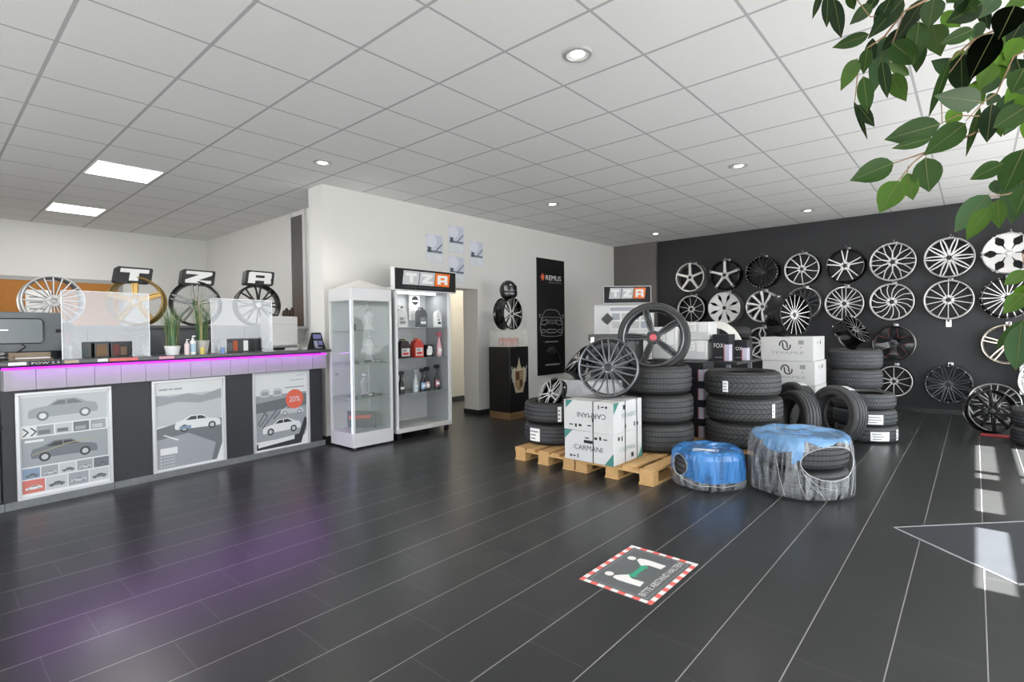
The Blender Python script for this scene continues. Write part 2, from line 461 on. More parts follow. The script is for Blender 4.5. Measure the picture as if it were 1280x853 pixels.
def tyre(label, T, R, r, W, tread='sipe', group=None, light=False, stickers=(), name='tyre', grooves=4):
    t = thing(name, label, 'tyre', T, group)
    a, b = tyre_meshes(R, r, W, tread, light, grooves)
    link('tread', a, t); link('sidewall', b, t)
    for s in stickers: label_sticker(t, R, W, *s)
    return t
# ------------------------------------------------------------------ setting
CEIL = 3.03; YD = 9.88; XW = -5.73; XB = -10.75; XR = 1.7; YF = -3.4
struct('floor', MB().box(XB-.2, XR+.2, YF-.2, YD+.2, -.1, 0), floorM)
struct('ceiling', MB().box(XB-.2, XR+.02, YF-.1, YD+.2, CEIL, CEIL+.1), ceilM)
struct('wall_back', MB().box(XB-.15, XB, YF-.1, YD+.15, 0, CEIL), wallW)
struct('wall_far', MB().box(XW-.32, XR+.2, YD, YD+.15, 0, CEIL), wallB)
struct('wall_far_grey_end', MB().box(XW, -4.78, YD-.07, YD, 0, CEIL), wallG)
# side wall of the office, white partition with the passage opening
struct('wall_office_side', MB().box(XB, XW-.32, 3.67, 3.8, 0, CEIL), wallW)
mb = MB()
mb.box(XW-.32, XW, 3.2, 4.95, 0, CEIL); mb.box(XW-.32, XW, 5.74, YD, 0, CEIL); mb.box(XW-.32, XW, 4.95, 5.74, 1.93, CEIL)
struct('wall_partition', mb, wallW)
struct('wall_passage', MB().box(-7.45, -7.3, 3.8, YD, 0, CEIL), wallC)
mb = MB(); sk = .075
mb.box(XW-.33, XW+.012, 3.188, 3.2, 0, sk); mb.box(XW, XW+.012, 3.2, 4.95, 0, sk); mb.box(XW, XW+.012, 5.728, 9.81, 0, sk)
mb.box(XW-.33, XW, 5.728, 5.74, 0, sk); mb.box(-7.3, -7.285, 3.8, YD, 0, sk)
struct('baseboard_partition', mb, tileB)
struct('baseboard_far', MB().box(-4.78, XR, YD-.012, YD, 0, .075), tileB)
# storefront glazing behind the camera and windows in the unseen right-hand wall (high slots shaped to draw the floor's sun patches)
mb = MB()
mb.box(XB, XR+.15, YF-.1, YF, 2.75, CEIL); mb.box(XB, XR+.15, YF-.1, YF, 0, .12)
mb.box(XB, -7.2, YF-.1, YF, .12, 2.75)  # unseen solid stretch, closed to cut daylight over the office
for i in range(6): x = -7.2+(XR+7.2)*i/5; mb.box(x-.05, x+.05, YF-.1, YF, .12, 2.75)
struct('wall_front', mb, whiteM)
TAN = math.tan(radians(60))
def zs(x): return (XR-x)*TAN
bands = [(-.01, .155), (.275, .43)]
spans = [(6.22, 7.53), (5.92, 6.10), (4.86, 5.52), (3.43, 4.45)]
zt = sorted([zs(b) for bb in bands for b in bb])   # 4 heights
mb = MB(); w0, w1 = XR, XR+.02
ys = sorted([s for sp in spans for s in sp])
mb.box(w0, w1, YF, YD, 0, .25); mb.box(w0, w1, YF, YD, 1.98, zt[0]); mb.box(w0, w1, YF, YD, zt[1], zt[2]); mb.box(w0, w1, YF, YD, zt[3], CEIL)
for i in range(6): y = YF+(YD-YF)*i/5; mb.box(w0, w1, max(YF,y-.06), min(YD,y+.06), .25, 1.98)
for za, zb in ((zt[0], zt[1]), (zt[2], zt[3])):
    edges = [YF]+ys+[YD]
    for i in range(0, len(edges), 2): mb.box(w0, w1, edges[i], edges[i+1], za, zb)
struct('wall_right', mb, wallW)
o = struct('ground_outside', MB().box(-40, 40, -40, 40, -.3, -.2), mat('outside_paving', '#888888', .9))
# entrance mat let into the floor, set at 45 degrees
A = Vector((-.39, 4.12, 0)); B = Vector((.165, 3.585, 0)); e = (B-A).normalized(); g = Vector((-e.y, e.x, 0)); L = (B-A).length
MT = Fr(A, g, -e)          # x along the mat, y across (towards A -> B is -y)
k = NB('entrance_mat_pile'); x, y, z = k.xyz(); f = k.noise(220, 3); f2 = k.noise(7, 3)
k.put(k.b.inputs['Base Color'], k.mix(k.math('ADD', k.math('MULTIPLY', f, .5), k.math('MULTIPLY', f2, .5)), lin('#25272a'), lin('#383b3f')))
k.b.inputs['Roughness'].default_value = .6; k.b.inputs['Specular IOR Level'].default_value = .25; k.bump(f, .4, .002)
m_ = thing('entrance_mat', 'dark grey entrance mat let into the tiles at an angle, with a pale metal edge', 'mat', MT)
part('mat_pile', MB().box(.008, 1.3, -L+.008, -.008, 0, .003), k.m, m_)
part('edge_strip', MB().box(0, 1.3, -.009, 0, 0, .005).box(0, .009, -L, 0, 0, .005).box(0, 1.3, -L, -L+.009, 0, .005), mat('dull_aluminium', '#a6a8aa', .45, .2), m_)

# ceiling lights
mb = MB()
def downlight(x, y, lab):
    t = thing('ceiling_downlight', lab, 'light', Tr(x, y, CEIL), 'round recessed ceiling downlights')
    part('trim_ring', MB().lathe([(.062,-.004),(.07,-.012),(.088,-.010),(.095,-.003),(.095,0)], 32), mat('trim_metal', '#b9b9b9', .3, .3), t)
    part('reflector', MB().lathe([(.066,-.004),(.05,-.001),(.012,.0)], 32), mat('reflector', '#dedede', .4), t)
    part('bulb', MB().lathe([(.045,-.001),(.04,-.007),(.02,-.010),(.0005,-.011)], 20), emit('lamp_glow', '#fff6e6', 6), t)
    l = bpy.data.lights.new('downlight_beam', 'SPOT'); l.energy = 30; l.spot_size = radians(125); l.spot_blend = .8; l.shadow_soft_size = .06; l.color = (1, .95, .87)
    lo = bpy.data.objects.new('downlight_beam', l); COL.objects.link(lo); lo.location = (x, y, CEIL-.03)
for x, y, lab in [(-1.89,2.81,'round recessed downlight nearest the camera, large in the upper middle of the ceiling'),
                  (-5.01,2.81,'round recessed downlight in front of the white pillar beside the counter'),
                  (-4.38,5.87,'round recessed downlight in front of the black car banner'),
                  (-1.91,5.89,'round recessed downlight above the stacked tyres in mid room'),
                  (-1.88,8.85,'round recessed downlight close to the black wall, right of the other far one'),
                  (-4.38,8.99,'small farthest downlight, in the far left corner of the black wall')]: downlight(x, y, lab)
def panel(x0, x1, y0, y1, lab):
    t = thing('ceiling_panel_light', lab, 'light', Tr(x0, y0, CEIL), 'square light panels over the office')
    part('frame', MB().frame(0, x1-x0, 0, y1-y0, .012, -.006, 0), whiteM, t)
    part('diffuser', MB().box(.012, x1-x0-.012, .012, y1-y0-.012, -.004, 0), emit('panel_glow', '#ffffff', 4), t)
    l = bpy.data.lights.new('panel_beam', 'AREA'); l.energy = 10; l.shape = 'SQUARE'; l.size = .55; l.color = (1, .98, .95)
    lo = bpy.data.objects.new('panel_beam', l); COL.objects.link(lo); lo.location = ((x0+x1)/2, (y0+y1)/2, CEIL-.02)
panel(-7.13, -6.52, 1.25, 1.83, 'glowing square ceiling panel over the counter, the nearer of the two')
panel(-9.6, -9.0, 1.25, 1.82, 'glowing square ceiling panel farther back over the office')

# camera
cam = bpy.data.cameras.new('camera'); co = bpy.data.objects.new('camera', cam); COL.objects.link(co)
F_, YAW, PIT, ROL = 659.437, .720437744, -.0194127275, -.0120249236
fw = Vector((-sin(YAW)*cos(PIT), cos(YAW)*cos(PIT), sin(PIT))); rt = Vector((cos(YAW), sin(YAW), 0)); up = rt.cross(fw)
cx = rt*cos(ROL)+up*sin(ROL); cy = up*cos(ROL)-rt*sin(ROL)
M = Matrix((cx, cy, -fw)).transposed().to_4x4(); M.translation = (0, 0, 1.29)
co.matrix_world = M; cam.sensor_width = 36; cam.lens = 36*F_/1280; cam.clip_start = .05
SC.camera = co
# daylight
w = bpy.data.worlds.new('sky'); SC.world = w; w.use_nodes = True
w.node_tree.nodes['Background'].inputs[0].default_value = (.93, .97, 1, 1); w.node_tree.nodes['Background'].inputs[1].default_value = 3.7
s = bpy.data.lights.new('sun', 'SUN'); s.energy = 34; s.angle = radians(.5); s.color = (1, .985, .96)
so = bpy.data.objects.new('sun', s); COL.objects.link(so)
so.matrix_world = Nz((6, 5, 9), (1, 0, TAN))
for nm, T, sx, sy in [('front_portal', Nz(((-7.2+XR)/2, YF+.02, 1.44), (0, -1, 0)), XR+7.2, 2.6), ('right_portal', Nz((XR-.02, (YF+YD)/2, 1.11), (1, 0, 0)), YD-YF, 1.74)]:
    l = bpy.data.lights.new(nm, 'AREA'); l.shape = 'RECTANGLE'; l.size = sx; l.size_y = sy; l.cycles.is_portal = True
    lo = bpy.data.objects.new(nm, l); COL.objects.link(lo); lo.matrix_world = T
# unseen fill light added to brighten the passage behind the partition
l = bpy.data.lights.new('passage_fill', 'POINT'); l.energy = 20; l.shadow_soft_size = .15; l.color = (1, .93, .82)
lo = bpy.data.objects.new('passage_fill', l); COL.objects.link(lo); lo.location = (-6.6, 6.6, 2.7)
SC.view_settings.view_transform = 'Standard'; SC.view_settings.look = 'None'; SC.view_settings.gamma = 1; SC.view_settings.exposure = .75
SC.view_settings.use_curve_mapping = False
SC.cycles.use_denoising = True; SC.cycles.max_bounces = 8; SC.cycles.transparent_max_bounces = 16; SC.cycles.caustics_reflective = False; SC.cycles.caustics_refractive = False
SC.cycles.sample_clamp_indirect = 6; SC.cycles.use_adaptive_sampling = False
# ------------------------------------------------------------------ counter (frame: x = u to the left, y = towards the room, z up)
U = Vector((.102, -.995, 0)).normalized(); N_ = Vector((-U.y, U.x, 0)); C0 = Vector((-5.66, 3.13, 0))
MC = Fr(C0, U, N_)
def cpt(u, off, z): return C0+U*u+N_*off+Vector((0,0,z))
def CF(u, off, z): return Fr(cpt(u, off, z), -U, (0,0,1))          # frame lying on the counter front, as read by a viewer
def CT(u, off, z=1.105, rz=0): return Matrix.Translation(cpt(u, off, z)) @ Matrix.Rotation(atan2(-U.y, -U.x)+rz, 4, 'Z')   # x to viewer's right, -y to viewer
ctr = thing('shop_counter', 'long black and grey sales counter with purple light strip under its dark top', 'counter', MC)
part('body', MB().box(.02, 2.72, -.6, 0, .06, 1.075), dgrey, ctr)
part('swing_gate', MB().box(2.735, 3.5, -.06, 0, .06, 1.03), mat('bluish_dark_board', '#33363b', .45), ctr)
part('gate_handle', MB().tube([(2.86,.0,.62),(2.86,.035,.62),(2.76,.045,.625),(2.72,.045,.63)], .011, 10), blackM, ctr)
mb = MB()
n = 15
for i in range(n): a = .02+(2.72-.02)*i/n; b = .02+(2.72-.02)*(i+1)/n; mb.box(a+.0015, b-.0015, 0, .10, .892, 1.045)
part('fascia_band', mb, mat('satin_glass_band', '#9d9a9e', .3, 0, .5), ctr)
part('light_strip', MB().box(.03, 2.73, .098, .112, 1.046, 1.062), emit('purple_strip_glow', '#b81be8', 2.0), ctr)
part('worktop', MB().box(-.02, 3.5, -.62, .14, 1.075, 1.105), mat('dark_worktop', '#47484a', .3, bump=.05), ctr, bevel=.004)
mb = MB()
for i in range(5): a = -.0+.68*i; mb.box(a+.002, min(3.5, a+.68)-.002, 0, .028, 0, .058)
part('kick_plate', mb, tileG, ctr)
lp = bpy.data.lights.new('strip_beam', 'AREA'); lp.shape = 'RECTANGLE'; lp.size = 2.6; lp.size_y = .02; lp.energy = 2.6; lp.color = (.55, .06, 1)
lo = bpy.data.objects.new('strip_beam', lp); COL.objects.link(lo); lo.matrix_world = Nz(cpt(1.37, .13, 1.056), -(N_*.5+Vector((0,0,-.85))))

# flat pictures
def car_pic(mb, x, y, w, body, dark, z, flip=1, lightm=None):
    """side-on car drawn as flat shapes; material slots body / dark"""
    def P(pts): return [((x+w*(a if flip > 0 else 1-a)), y+w*b, z) for a, b in pts]
    def pl(pts, m, dz): 
        q = [(a, b, z+dz) for a, b, _ in P(pts)]
        mb.poly(q if flip > 0 else q[::-1], m)
    pl([(0,.10),(.02,.20),(.1,.235),(.27,.26),(.40,.36),(.66,.37),(.84,.28),(.97,.25),(1,.15),(.98,.08),(.02,.06)], body, 0)
    pl([(.31,.265),(.42,.34),(.52,.345),(.52,.265)], dark, .0004); pl([(.54,.265),(.54,.345),(.65,.345),(.77,.27)], dark, .0004)
    for c in (.2, .8):
        pl([(c+.085*cos(-2*pi*i/16)*-1, .09+.085*sin(2*pi*i/16)) for i in range(16)][::-1], dark, .0004)
        pl([(c+.05*cos(2*pi*i/12), .09+.05*sin(2*pi*i/12)) for i in range(12)], lightm if lightm is not None else body, .0008)
def rect(mb, x0, x1, y0, y1, z, m): mb.poly([(x0,y0,z),(x1,y0,z),(x1,y1,z),(x0,y1,z)], m)
pg = [mat('print_white', '#dcdedd', .35), mat('print_grey_light', '#bcc0c2', .35), mat('print_grey_mid', '#989da0', .35), mat('print_grey_dark', '#6c7175', .35), mat('print_charcoal', '#34383b', .35), mat('print_blue', '#7f93a8', .35), mat('print_red', '#c9746a', .35), mat('print_gold', '#a49c7c', .35), mat('print_salmon', '#e0674f', .4)]
def poster(u1, w, z0, h, lab):
    """snap frame on the counter front whose lower left corner (seen from the room) is at u1"""
    t = thing('poster_frame', lab, 'poster', CF(u1, .001, z0), 'poster frames on the counter front')
    part('frame', MB().frame(0, w, 0, h, .022, 0, .02), mat('satin_silver_frame', '#c8c8cb', .3, .3), t, bevel=.002)
    return t
# poster one: tuning shop gallery
w, h = .60, .815
t = poster(2.645, w, .052, h, 'framed poster with two cars and rows of small photos, leftmost on the counter front')
mb = MB(); rect(mb, .02, w-.02, .02, h-.02, .004, 0)
rect(mb, .03, w-.03, .56, h-.04, .0045, 1)
car_pic(mb, .07, .585, .44, 2, 3, .005, 1, 0)
for i in range(4): rect(mb, .12+.112*i, .222+.112*i, .475, .55, .005, [2,1,3,2][i]); rect(mb, .13+.112*i, .2+.112*i, .485, .515, .0055, [3,3,2,1][i])
for k_ in range(2):
    x0 = .035+.045*k_; mb.poly([(x0,.478,.006),(x0+.012,.478,.006),(x0+.042,.51,.006),(x0+.012,.542,.006),(x0,.542,.006),(x0+.03,.51,.006)], 4)
rect(mb, .03, w-.03, .245, .465, .0045, 2); rect(mb, .05, .16, .43, .448, .005, 0)
car_pic(mb, .08, .27, .42, 3, 4, .005, -1, 1)
mb.poly([(.09,.33,.0062),(.30,.385,.0062),(.48,.40,.0062),(.48,.406,.0062),(.30,.392,.0062),(.09,.336,.0062)], 7)
for i in range(5): rect(mb, .03+.11*i, .133+.11*i, .155, .235, .005, [5,2,1,2,3][i]); car_pic(mb, .045+.11*i, .165, .08, 1 if i % 2 else 3, 4, .0055, 1)
for i in range(4): rect(mb, .03+.137*i, .16+.137*i, .045, .145, .005, [6,1,2,1][i]); car_pic(mb, .045+.137*i, .065, .1, [0,3,1,3][i], 4, .0055, 1)
part('print', mb, pg, t)
# poster two: white estate car on a road
w = .635
t = poster(1.748, w, .045, .835, 'framed poster of a white estate car on a road, middle one on the counter front')
h = .835; mb = MB(); rect(mb, .02, w-.02, .02, h-.02, .004, 0)
rect(mb, .035, w-.035, .42, .70, .0045, 1)
mb.poly([(.035,.70,.005),(.16,.68,.005),(.3,.70,.005),(.42,.67,.005),(w-.035,.72,.005),(w-.035,.63,.005),(.4,.60,.005),(.2,.63,.005),(.035,.6,.005)], 2)
mb.poly([(.035,.035,.0052),(w-.035,.035,.0052),(w-.035,.43,.0052),(.3,.45,.0052),(.035,.40,.0052)], 3)
mb.poly([(.035,.035,.0054),(.5,.035,.0054),(.54,.2,.0054),(.3,.33,.0054),(.035,.3,.0054)], 2)
mb.poly([(.08,.34,.0056),(.10,.34,.0056),(.22,.28,.0056),(.20,.275,.0056)], 0)
mb.poly([(w-.09,.035,.0056),(w-.035,.035,.0056),(w-.035,.19,.0056)], 0)
car_pic(mb, .18, .34, .41, 0, 4, .006, -1, 1)
rect(mb, .22, .32, .37, .40, .0072, 5)
rect(mb, .06, .20, .16, .22, .0058, 0)
for i in range(4): rect(mb, .06, .07, .135-.028*i, .145-.028*i, .0058, 0); rect(mb, .08, .18, .136-.028*i, .143-.028*i, .0058, 1)
for i, (a, b) in enumerate([(.06,.13),(.14,.17),(.18,.25)]): rect(mb, a, b, .742, .757, .005, 2)
part('print', mb, pg, t)
# poster three: red discount badge
w = .65
t = poster(.838, w, .042, .84, 'framed poster with a round red 20 badge, rightmost on the counter front')
h = .84; mb = MB(); rect(mb, .02, w-.02, .02, h-.02, .004, 0)
rect(mb, .035, w-.035, .12, .60, .0045, 2)
mb.poly([(.035,.52,.005),(w-.035,.58,.005),(w-.035,.45,.005),(.035,.42,.005)], 3)
mb.poly([(.035,.10,.005),(.52,.14,.005),(w-.06,.32,.005),(w-.035,.30,.005),(w-.035,.24,.005),(.54,.035,.005),(.035,.035,.005)], 4)
for a, b in [((.05,.50),(.16,.38)),((.16,.38),(.07,.28)),((.10,.26),(.36,.54)),((.22,.34),(.40,.50)),((.40,.54),(.42,.40)),((.42,.40),(.55,.50)),((.05,.30),(.20,.52))]:
    d = Vector((b[0]-a[0], b[1]-a[1])).normalized()*.009; mb.poly([(a[0]+d.y,a[1]-d.x,.0055),(b[0]+d.y,b[1]-d.x,.0055),(b[0]-d.y,b[1]+d.x,.0055),(a[0]-d.y,a[1]+d.x,.0055)], 3)
for x0 in (.08, .22): mb.poly([(x0,.58,.0058),(x0+.1,.58,.0058),(x0+.11,.64,.0058),(x0+.08,.665,.0058),(x0+.03,.665,.0058),(x0,.64,.0058)], 1); rect(mb, x0+.02, x0+.09, .60, .635, .0062, 2)
car_pic(mb, .10, .17, .44, 0, 4, .0062, 1, 1); car_pic(mb, .30, .36, .28, 1, 3, .0058, -1, 0)
mb.poly([(.05,.06,.0075),(.46,.09,.0075),(.46,.135,.0075),(.05,.105,.0075)], 0)
mb.poly([(w-.1,.035,.0075),(w-.035,.035,.0075),(w-.035,.19,.0075)], 0)
rect(mb, .42, .58, .735, .742, .005, 2); rect(mb, .36, .59, .655, .667, .005, 2); rect(mb, .5, .6, .785, .79, .005, 2)
pr_ = part('print', mb, pg, t)
part('badge', MB().cyl(.105, .105, .007, .0085, 32, 0, Matrix.Translation((.47,.53,0))), pg[8], t, label='round red discount badge')
text('20%', .13, .06, pg[0], t, Matrix.Translation((.405,.50,.0092)), 'badge_lettering')

# stickers along the worktop's front edge
def edge_sticker(u, wd, s, bg, fg, lab):
    t = thing('edge_sticker', lab, 'sticker', CF(u, .1405, 1.079), 'stickers on the worktop edge')
    part('backing', MB().box(0, wd, 0, .024, 0, .0006), bg, t)
    if s: text(s, wd*.86, .015, fg, t, Matrix.Translation((wd*.07,.0045,.0012)))
    return t
edge_sticker(2.70, .10, '', white, ink, 'white sticker at the far left end of the counter edge')
edge_sticker(2.585, .19, 'POW 2.5', ink, paper, 'black sticker with white letters on the counter edge below the monitor')
edge_sticker(2.38, .09, '', mat('pale_tan_sticker', '#b9a995', .6), ink, 'tan sticker on the counter edge right of the white lettering')
edge_sticker(2.17, .07, '', white, ink, 'small white sticker on the counter edge left of the long red one')
edge_sticker(2.09, .20, '', mat('salmon_sticker', '#e2706c', .5), ink, 'long red sticker on the counter edge under the clear guard')
edge_sticker(1.73, .12, '', mat('pink_sticker', '#dd9fae', .5), ink, 'pink sticker on the counter edge near the white plant pot')

# clear sneeze guards
def guard(u, off, w, h, hx0, hx1, hz, lab):
    t = thing('sneeze_guard', lab, 'screen', CT(u, off), 'clear guards on the counter')
    mb = MB(); th = .005
    for a, b, c, d in ((0, hx0, 0, h), (hx1, w, 0, h), (hx0, hx1, hz, h)): mb.box(a, b, 0, th, c, d)
    part('sheet', mb, acryl, t)
    part('foot', MB().box(.02, .05, -.09, .10, 0, .006).box(.032, .038, -.07, .07, .006, .10), acryl, t)
    part('foot', MB().box(w-.05, w-.02, -.09, .10, 0, .006).box(w-.038, w-.032, -.07, .07, .006, .10), acryl, t)
    part('edge_trim', MB().box(0, w, -.001, th+.001, h, h+.004).box(-.004, 0, -.001, th+.001, 0, h).box(w, w+.004, -.001, th+.001, 0, h), mat('acrylic_edge', '#f2f5f7', .2, 0, .8), t)
guard(2.36, .03, .60, .545, .12, .47, .135, 'clear acrylic guard with a low opening, between the monitor and the white pot')
guard(1.235, .03, .61, .53, .14, .50, .14, 'clear acrylic guard with a low opening, in front of the rightmost black wheel')
# things seen through the openings
def small_rack(u, off, w, h, cols, lab, nm='leaflet_rack', cat='rack'):
    t = thing(nm, lab, cat, CT(u, off))
    part('case', MB().box(0, w, 0, .08, 0, h), black, t)
    mb = MB(); n = len(cols)
    for i in range(n): mb.box(.01+(w-.02)*i/n+.003, .01+(w-.02)*(i+1)/n-.003, -.004, 0, .012, h-.012-.02*(i % 2), i)
    part('leaflets', mb, cols, t)
small_rack(2.235, -.16, .11, .125, [mat('dark_leaflet', '#23272b', .5), mat('teal_leaflet', '#3a4a48', .5)], 'small black box left behind the first guard opening', 'desk_organizer', 'organizer')
small_rack(2.10, -.16, .10, .12, [mat('brown_leaflet', '#7a5a38', .5)], 'brown fronted box in the middle of the first guard opening', 'desk_organizer', 'organizer')
small_rack(1.985, -.16, .13, .12, [mat('red_leaflet', '#6e3430', .5), mat('tan_leaflet', '#7b6250', .5)], 'box of red and brown leaflets right behind the first guard opening')
small_rack(1.08, -.12, .34, .13, [black, mat('grey_leaflet', '#5a5d60', .5), mat('orange_leaflet', '#b7532a', .5), black, paper, black], 'low black tray of leaflets behind the second guard opening', 'leaflet_tray', 'tray')
# potted grasses
def grass_pot(u, off, r0, r1, h, potm, gh, nb, lab, nm):
    t = thing(nm, lab, 'potted plant', CT(u, off), 'grass plants on the counter')
    part('pot', MB().lathe([(r0*.9,0),(r0,.004),(r1,h),(r1-.006,h),(r0-.004,.02),(.001,.02)], 28), potm, t)
    part('soil', MB().disc(r1-.008, h-.015, 24), mat('soil', '#3a2c20', .9), t)
    mb = MB()
    for i in range(nb):
        a = random.uniform(0, 2*pi); rr = random.uniform(0, r1*.7); l = gh*random.uniform(.55, 1); bend = random.uniform(.05, .75)*l*.5
        x0, y0 = rr*cos(a), rr*sin(a); wd = random.uniform(.003, .0065); pts = []
        for q in range(5):
            s_ = q/4; pts.append((x0+cos(a)*bend*s_**2+random.uniform(-.002,.002), y0+sin(a)*bend*s_**2, h-.015+l*s_))
        tx, ty = -sin(a+random.uniform(-1,1)), cos(a)
        v = []
        for q, p in enumerate(pts): k_ = wd*(1-q/4.2); v += [(p[0]-tx*k_, p[1]-ty*k_, p[2]), (p[0]+tx*k_, p[1]+ty*k_, p[2])]
        mb.add(v, [(2*q, 2*q+1, 2*q+3, 2*q+2) for q in range(4)], random.choice((0,0,1,2)))
    part('grass_blades', mb, [mat('grass_green', '#5d8254', .5), mat('grass_dark', '#3f6140', .5), mat('grass_dry', '#a79f6c', .6)], t)
grass_pot(1.575, .02, .05, .065, .085, white, .40, 190, 'spiky green grass in a short white pot beside the first guard', 'potted_grass')
grass_pot(1.315, .0, .046, .068, .13, mat('concrete_pot', '#b9b5af', .8, noise=.2), .50, 90, 'taller thin grass in a tapered grey pot, left of the second guard', 'potted_grass')
def pump_bottle(u, off, r, h, body, top, lab, labelm=None, pump=True):
    t = thing('bottle', lab, 'bottle', CT(u, off))
    part('body', MB().lathe([(.001,0),(r,0),(r,h*.72),(r*.5,h*.82),(r*.32,h*.84),(r*.32,h*.86),(.001,h*.86)], 20), body, t)
    mb = MB().cyl(r*.4, r*.4, h*.85, h*.92, 16)
    if pump: mb.cyl(r*.12, r*.12, h*.92, h*1.03, 8); mb.box(-r*.2, r*.9, -r*.15, r*.15, h*1.0, h*1.06)
    part('pump_head', mb, top, t)
    if labelm: part('label', MB().lathe([(r+.001,h*.15),(r+.001,h*.6)], 20), labelm, t)
pump_bottle(1.47, .06, .022, .135, mat('translucent_pink', '#d6c3c3', .3), white, 'small pinkish pump bottle right beside the white plant pot', None)
pump_bottle(1.415, .05, .026, .165, white, white, 'white disinfectant pump bottle with blue label between the plant pots', mat('blue_label', '#a9c4d6', .5))
pump_bottle(1.355, .10, .02, .08, mat('yellow_pack', '#c9b863', .5), white, 'low yellow bottle at the foot of the grey plant pot', None, False)
pump_bottle(1.165, .09, .018, .07, mat('blue_pack', '#6d8fc0', .4), white, 'small blue bottle at the right foot of the grey plant pot', None, False)
# till roll papers, printer, calendar
t = thing('label_printer', 'white box shaped printer at the right end of the counter', 'printer', CT(.40, -.42))
part('housing', MB().box(0, .36, 0, .19, .02, .385), card, t, bevel=.008)
part('paper_tray', MB().box(.03, .33, -.07, 0, .05, .058).box(.10, .30, -.09, .0, .06, .063), paper, t)
part('lid_seam', MB().box(-.001, .361, -.001, .02, .29, .293), inkG, t); part('base', MB().box(.01, .35, .01, .18, 0, .02), ink, t)
for i, (u_, of, wz, ww) in enumerate([(.36, -.08, .2, .12), (.22, -.03, -.3, .1)]):
    t = thing('paper_stack', ['stack of white papers lying in front of the white printer', 'smaller paper pile nearer the desk calendar'][i], 'papers', CT(u_, of, 1.105, wz))
    mb = MB()
    for k_ in range(5): mb.box(.003*k_, ww+.002*k_, .002*k_, .08+.001*k_, .005*k_, .005*k_+.004, k_ % 2)
    part('sheets', mb, [paper, mat('grey_paper', '#b5b3ae', .7)], t)
t = thing('desk_calendar', 'small dark tent card standing at the right end of the counter', 'tent card', CT(.185, .04))
part('card', MB().add([(0,-.06,0),(.16,-.06,0),(.14,0,.19),(.02,0,.19),(0,.06,0),(.16,.06,0)], [(0,1,2,3),(5,4,3,2),(0,3,4),(1,5,2)]), black, t)
mb = MB()
for i, (a, b, c, d) in enumerate([(.03,.13,.12,.17),(.025,.07,.03,.10),(.08,.135,.05,.10),(.03,.12,.015,.025)]):
    pt = lambda x, z: (x, -.0605+.06*z/.19, z)
    mb.poly([pt(a,c), pt(b,c), pt(b,d), pt(a,d)], i % 2)
part('picture', mb, [mat('violet_print', '#6d6c9c', .5), mat('grey_print', '#8d93a5', .5)], t)
# monitor seen from behind
t = thing('computer_monitor', 'grey back of a computer monitor at the left end of the counter', 'monitor', CT(2.95, -.42))
part('back_shell', MB().box(0, .71, 0, .035, .06, .385), mat('monitor_back', '#6d7275', .45), t, bevel=.006)
fr = MB()
px_ = [(.0,.13),(.56,.13),(.575,.145),(.575,.315),(.56,.33),(.0,.33)]
fr.prism(px_, 0, .018, 0, Matrix(((1,0,0,0),(0,0,-1,0),(0,1,0,0),(0,0,0,1))))
part('rear_panel', fr, mat('monitor_panel', '#7d8386', .4), t, bevel=.005)
fr = MB(); q = [(.0,.13),(.555,.13),(.575,.15),(.575,.31),(.555,.33),(.0,.33)]
fr.tube([(a, -.017, b) for a, b in q], .004, 6); part('panel_seam', fr, black, t)
part('screen_logo', MB().box(.28, .36, -.021, -.018, .235, .243), alu, t)
part('stand', MB().box(.20, .30, -.015, .0, .0, .2).box(.10, .42, -.11, .10, 0, .012), blackM, t)
part('cable', MB().tube([(.44,-.01,.13),(.46,-.03,.10),(.40,-.03,.05),(.30,-.02,.03)], .006), ink, t)
part('side_port', MB().box(.66, .71, -.004, 0, .215, .245), ink, t)
t = thing('card_terminal', 'dark card terminal lying in front of the monitor stand', 'terminal', CT(2.83, -.02))
part('housing', MB().box(0, .09, -.05, .07, 0, .05), blackM, t, bevel=.008); part('screen', MB().box(.015, .075, -.052, -.05, .02, .045), mat('terminal_screen', '#7f8b90', .2), t)
t = thing('desk_pad', 'brown document tray lying below the monitor', 'tray', CT(2.63, -.12))
part('tray', MB().box(0, .25, 0, .09, 0, .012).box(0, .25, .08, .09, .012, .06).box(.0,.01,0,.09,.012,.04), mat('tan_tray', '#8d7b68', .6), t)
part('papers', MB().box(.02, .23, .0, .07, .012, .022), paper, t)
t = thing('black_binder', 'black upright binder right beside the monitor edge', 'binder', CT(2.232, -.42))
part('cover', MB().box(0, .05, 0, .22, 0, .30).box(.05,.056,.0,.22,0,.295), black, t); part('spine_label', MB().box(.01, .04, -.002, 0, .12, .22), mat('plum_label', '#6a3a4e', .5), t)

# back cabinet, wheels and letter blocks on it
cab = thing('back_cabinet', 'dark low cabinet behind the counter carrying the display wheels', 'cabinet', MC)
part('carcass', MB().box(.08, 2.5, -1.02, -.64, 0, 1.36), dgrey, cab)
part('top', MB().box(.06, 2.52, -1.04, -.63, 1.36, 1.385), mat('cabinet_top', '#5a5b5c', .4), cab)
for i in range(5): part('door', MB().box(.09+.482*i, .565+.482*i, -.64, -.632, .12, 1.34), mat('cabinet_door', '#4b4d50', .4), cab)
def cwheel(u, z, R, nrm, *a, **k): return wheel('display_wheel', a[0], Nz(cpt(u, -.80, z), nrm), R, .2, *a[1:], group='display wheels behind the counter', **k)
nv = (N_*.86+Vector((0,-.5,.05)))
cwheel(2.20, 1.612, .226, (.99,.03,.03), 'silver wheel with many thin spokes, leftmost behind the counter', 'straight', 20, silver2, silver, silver2, silver, kw=dict(w0=.05,w1=.05), cap=silver)
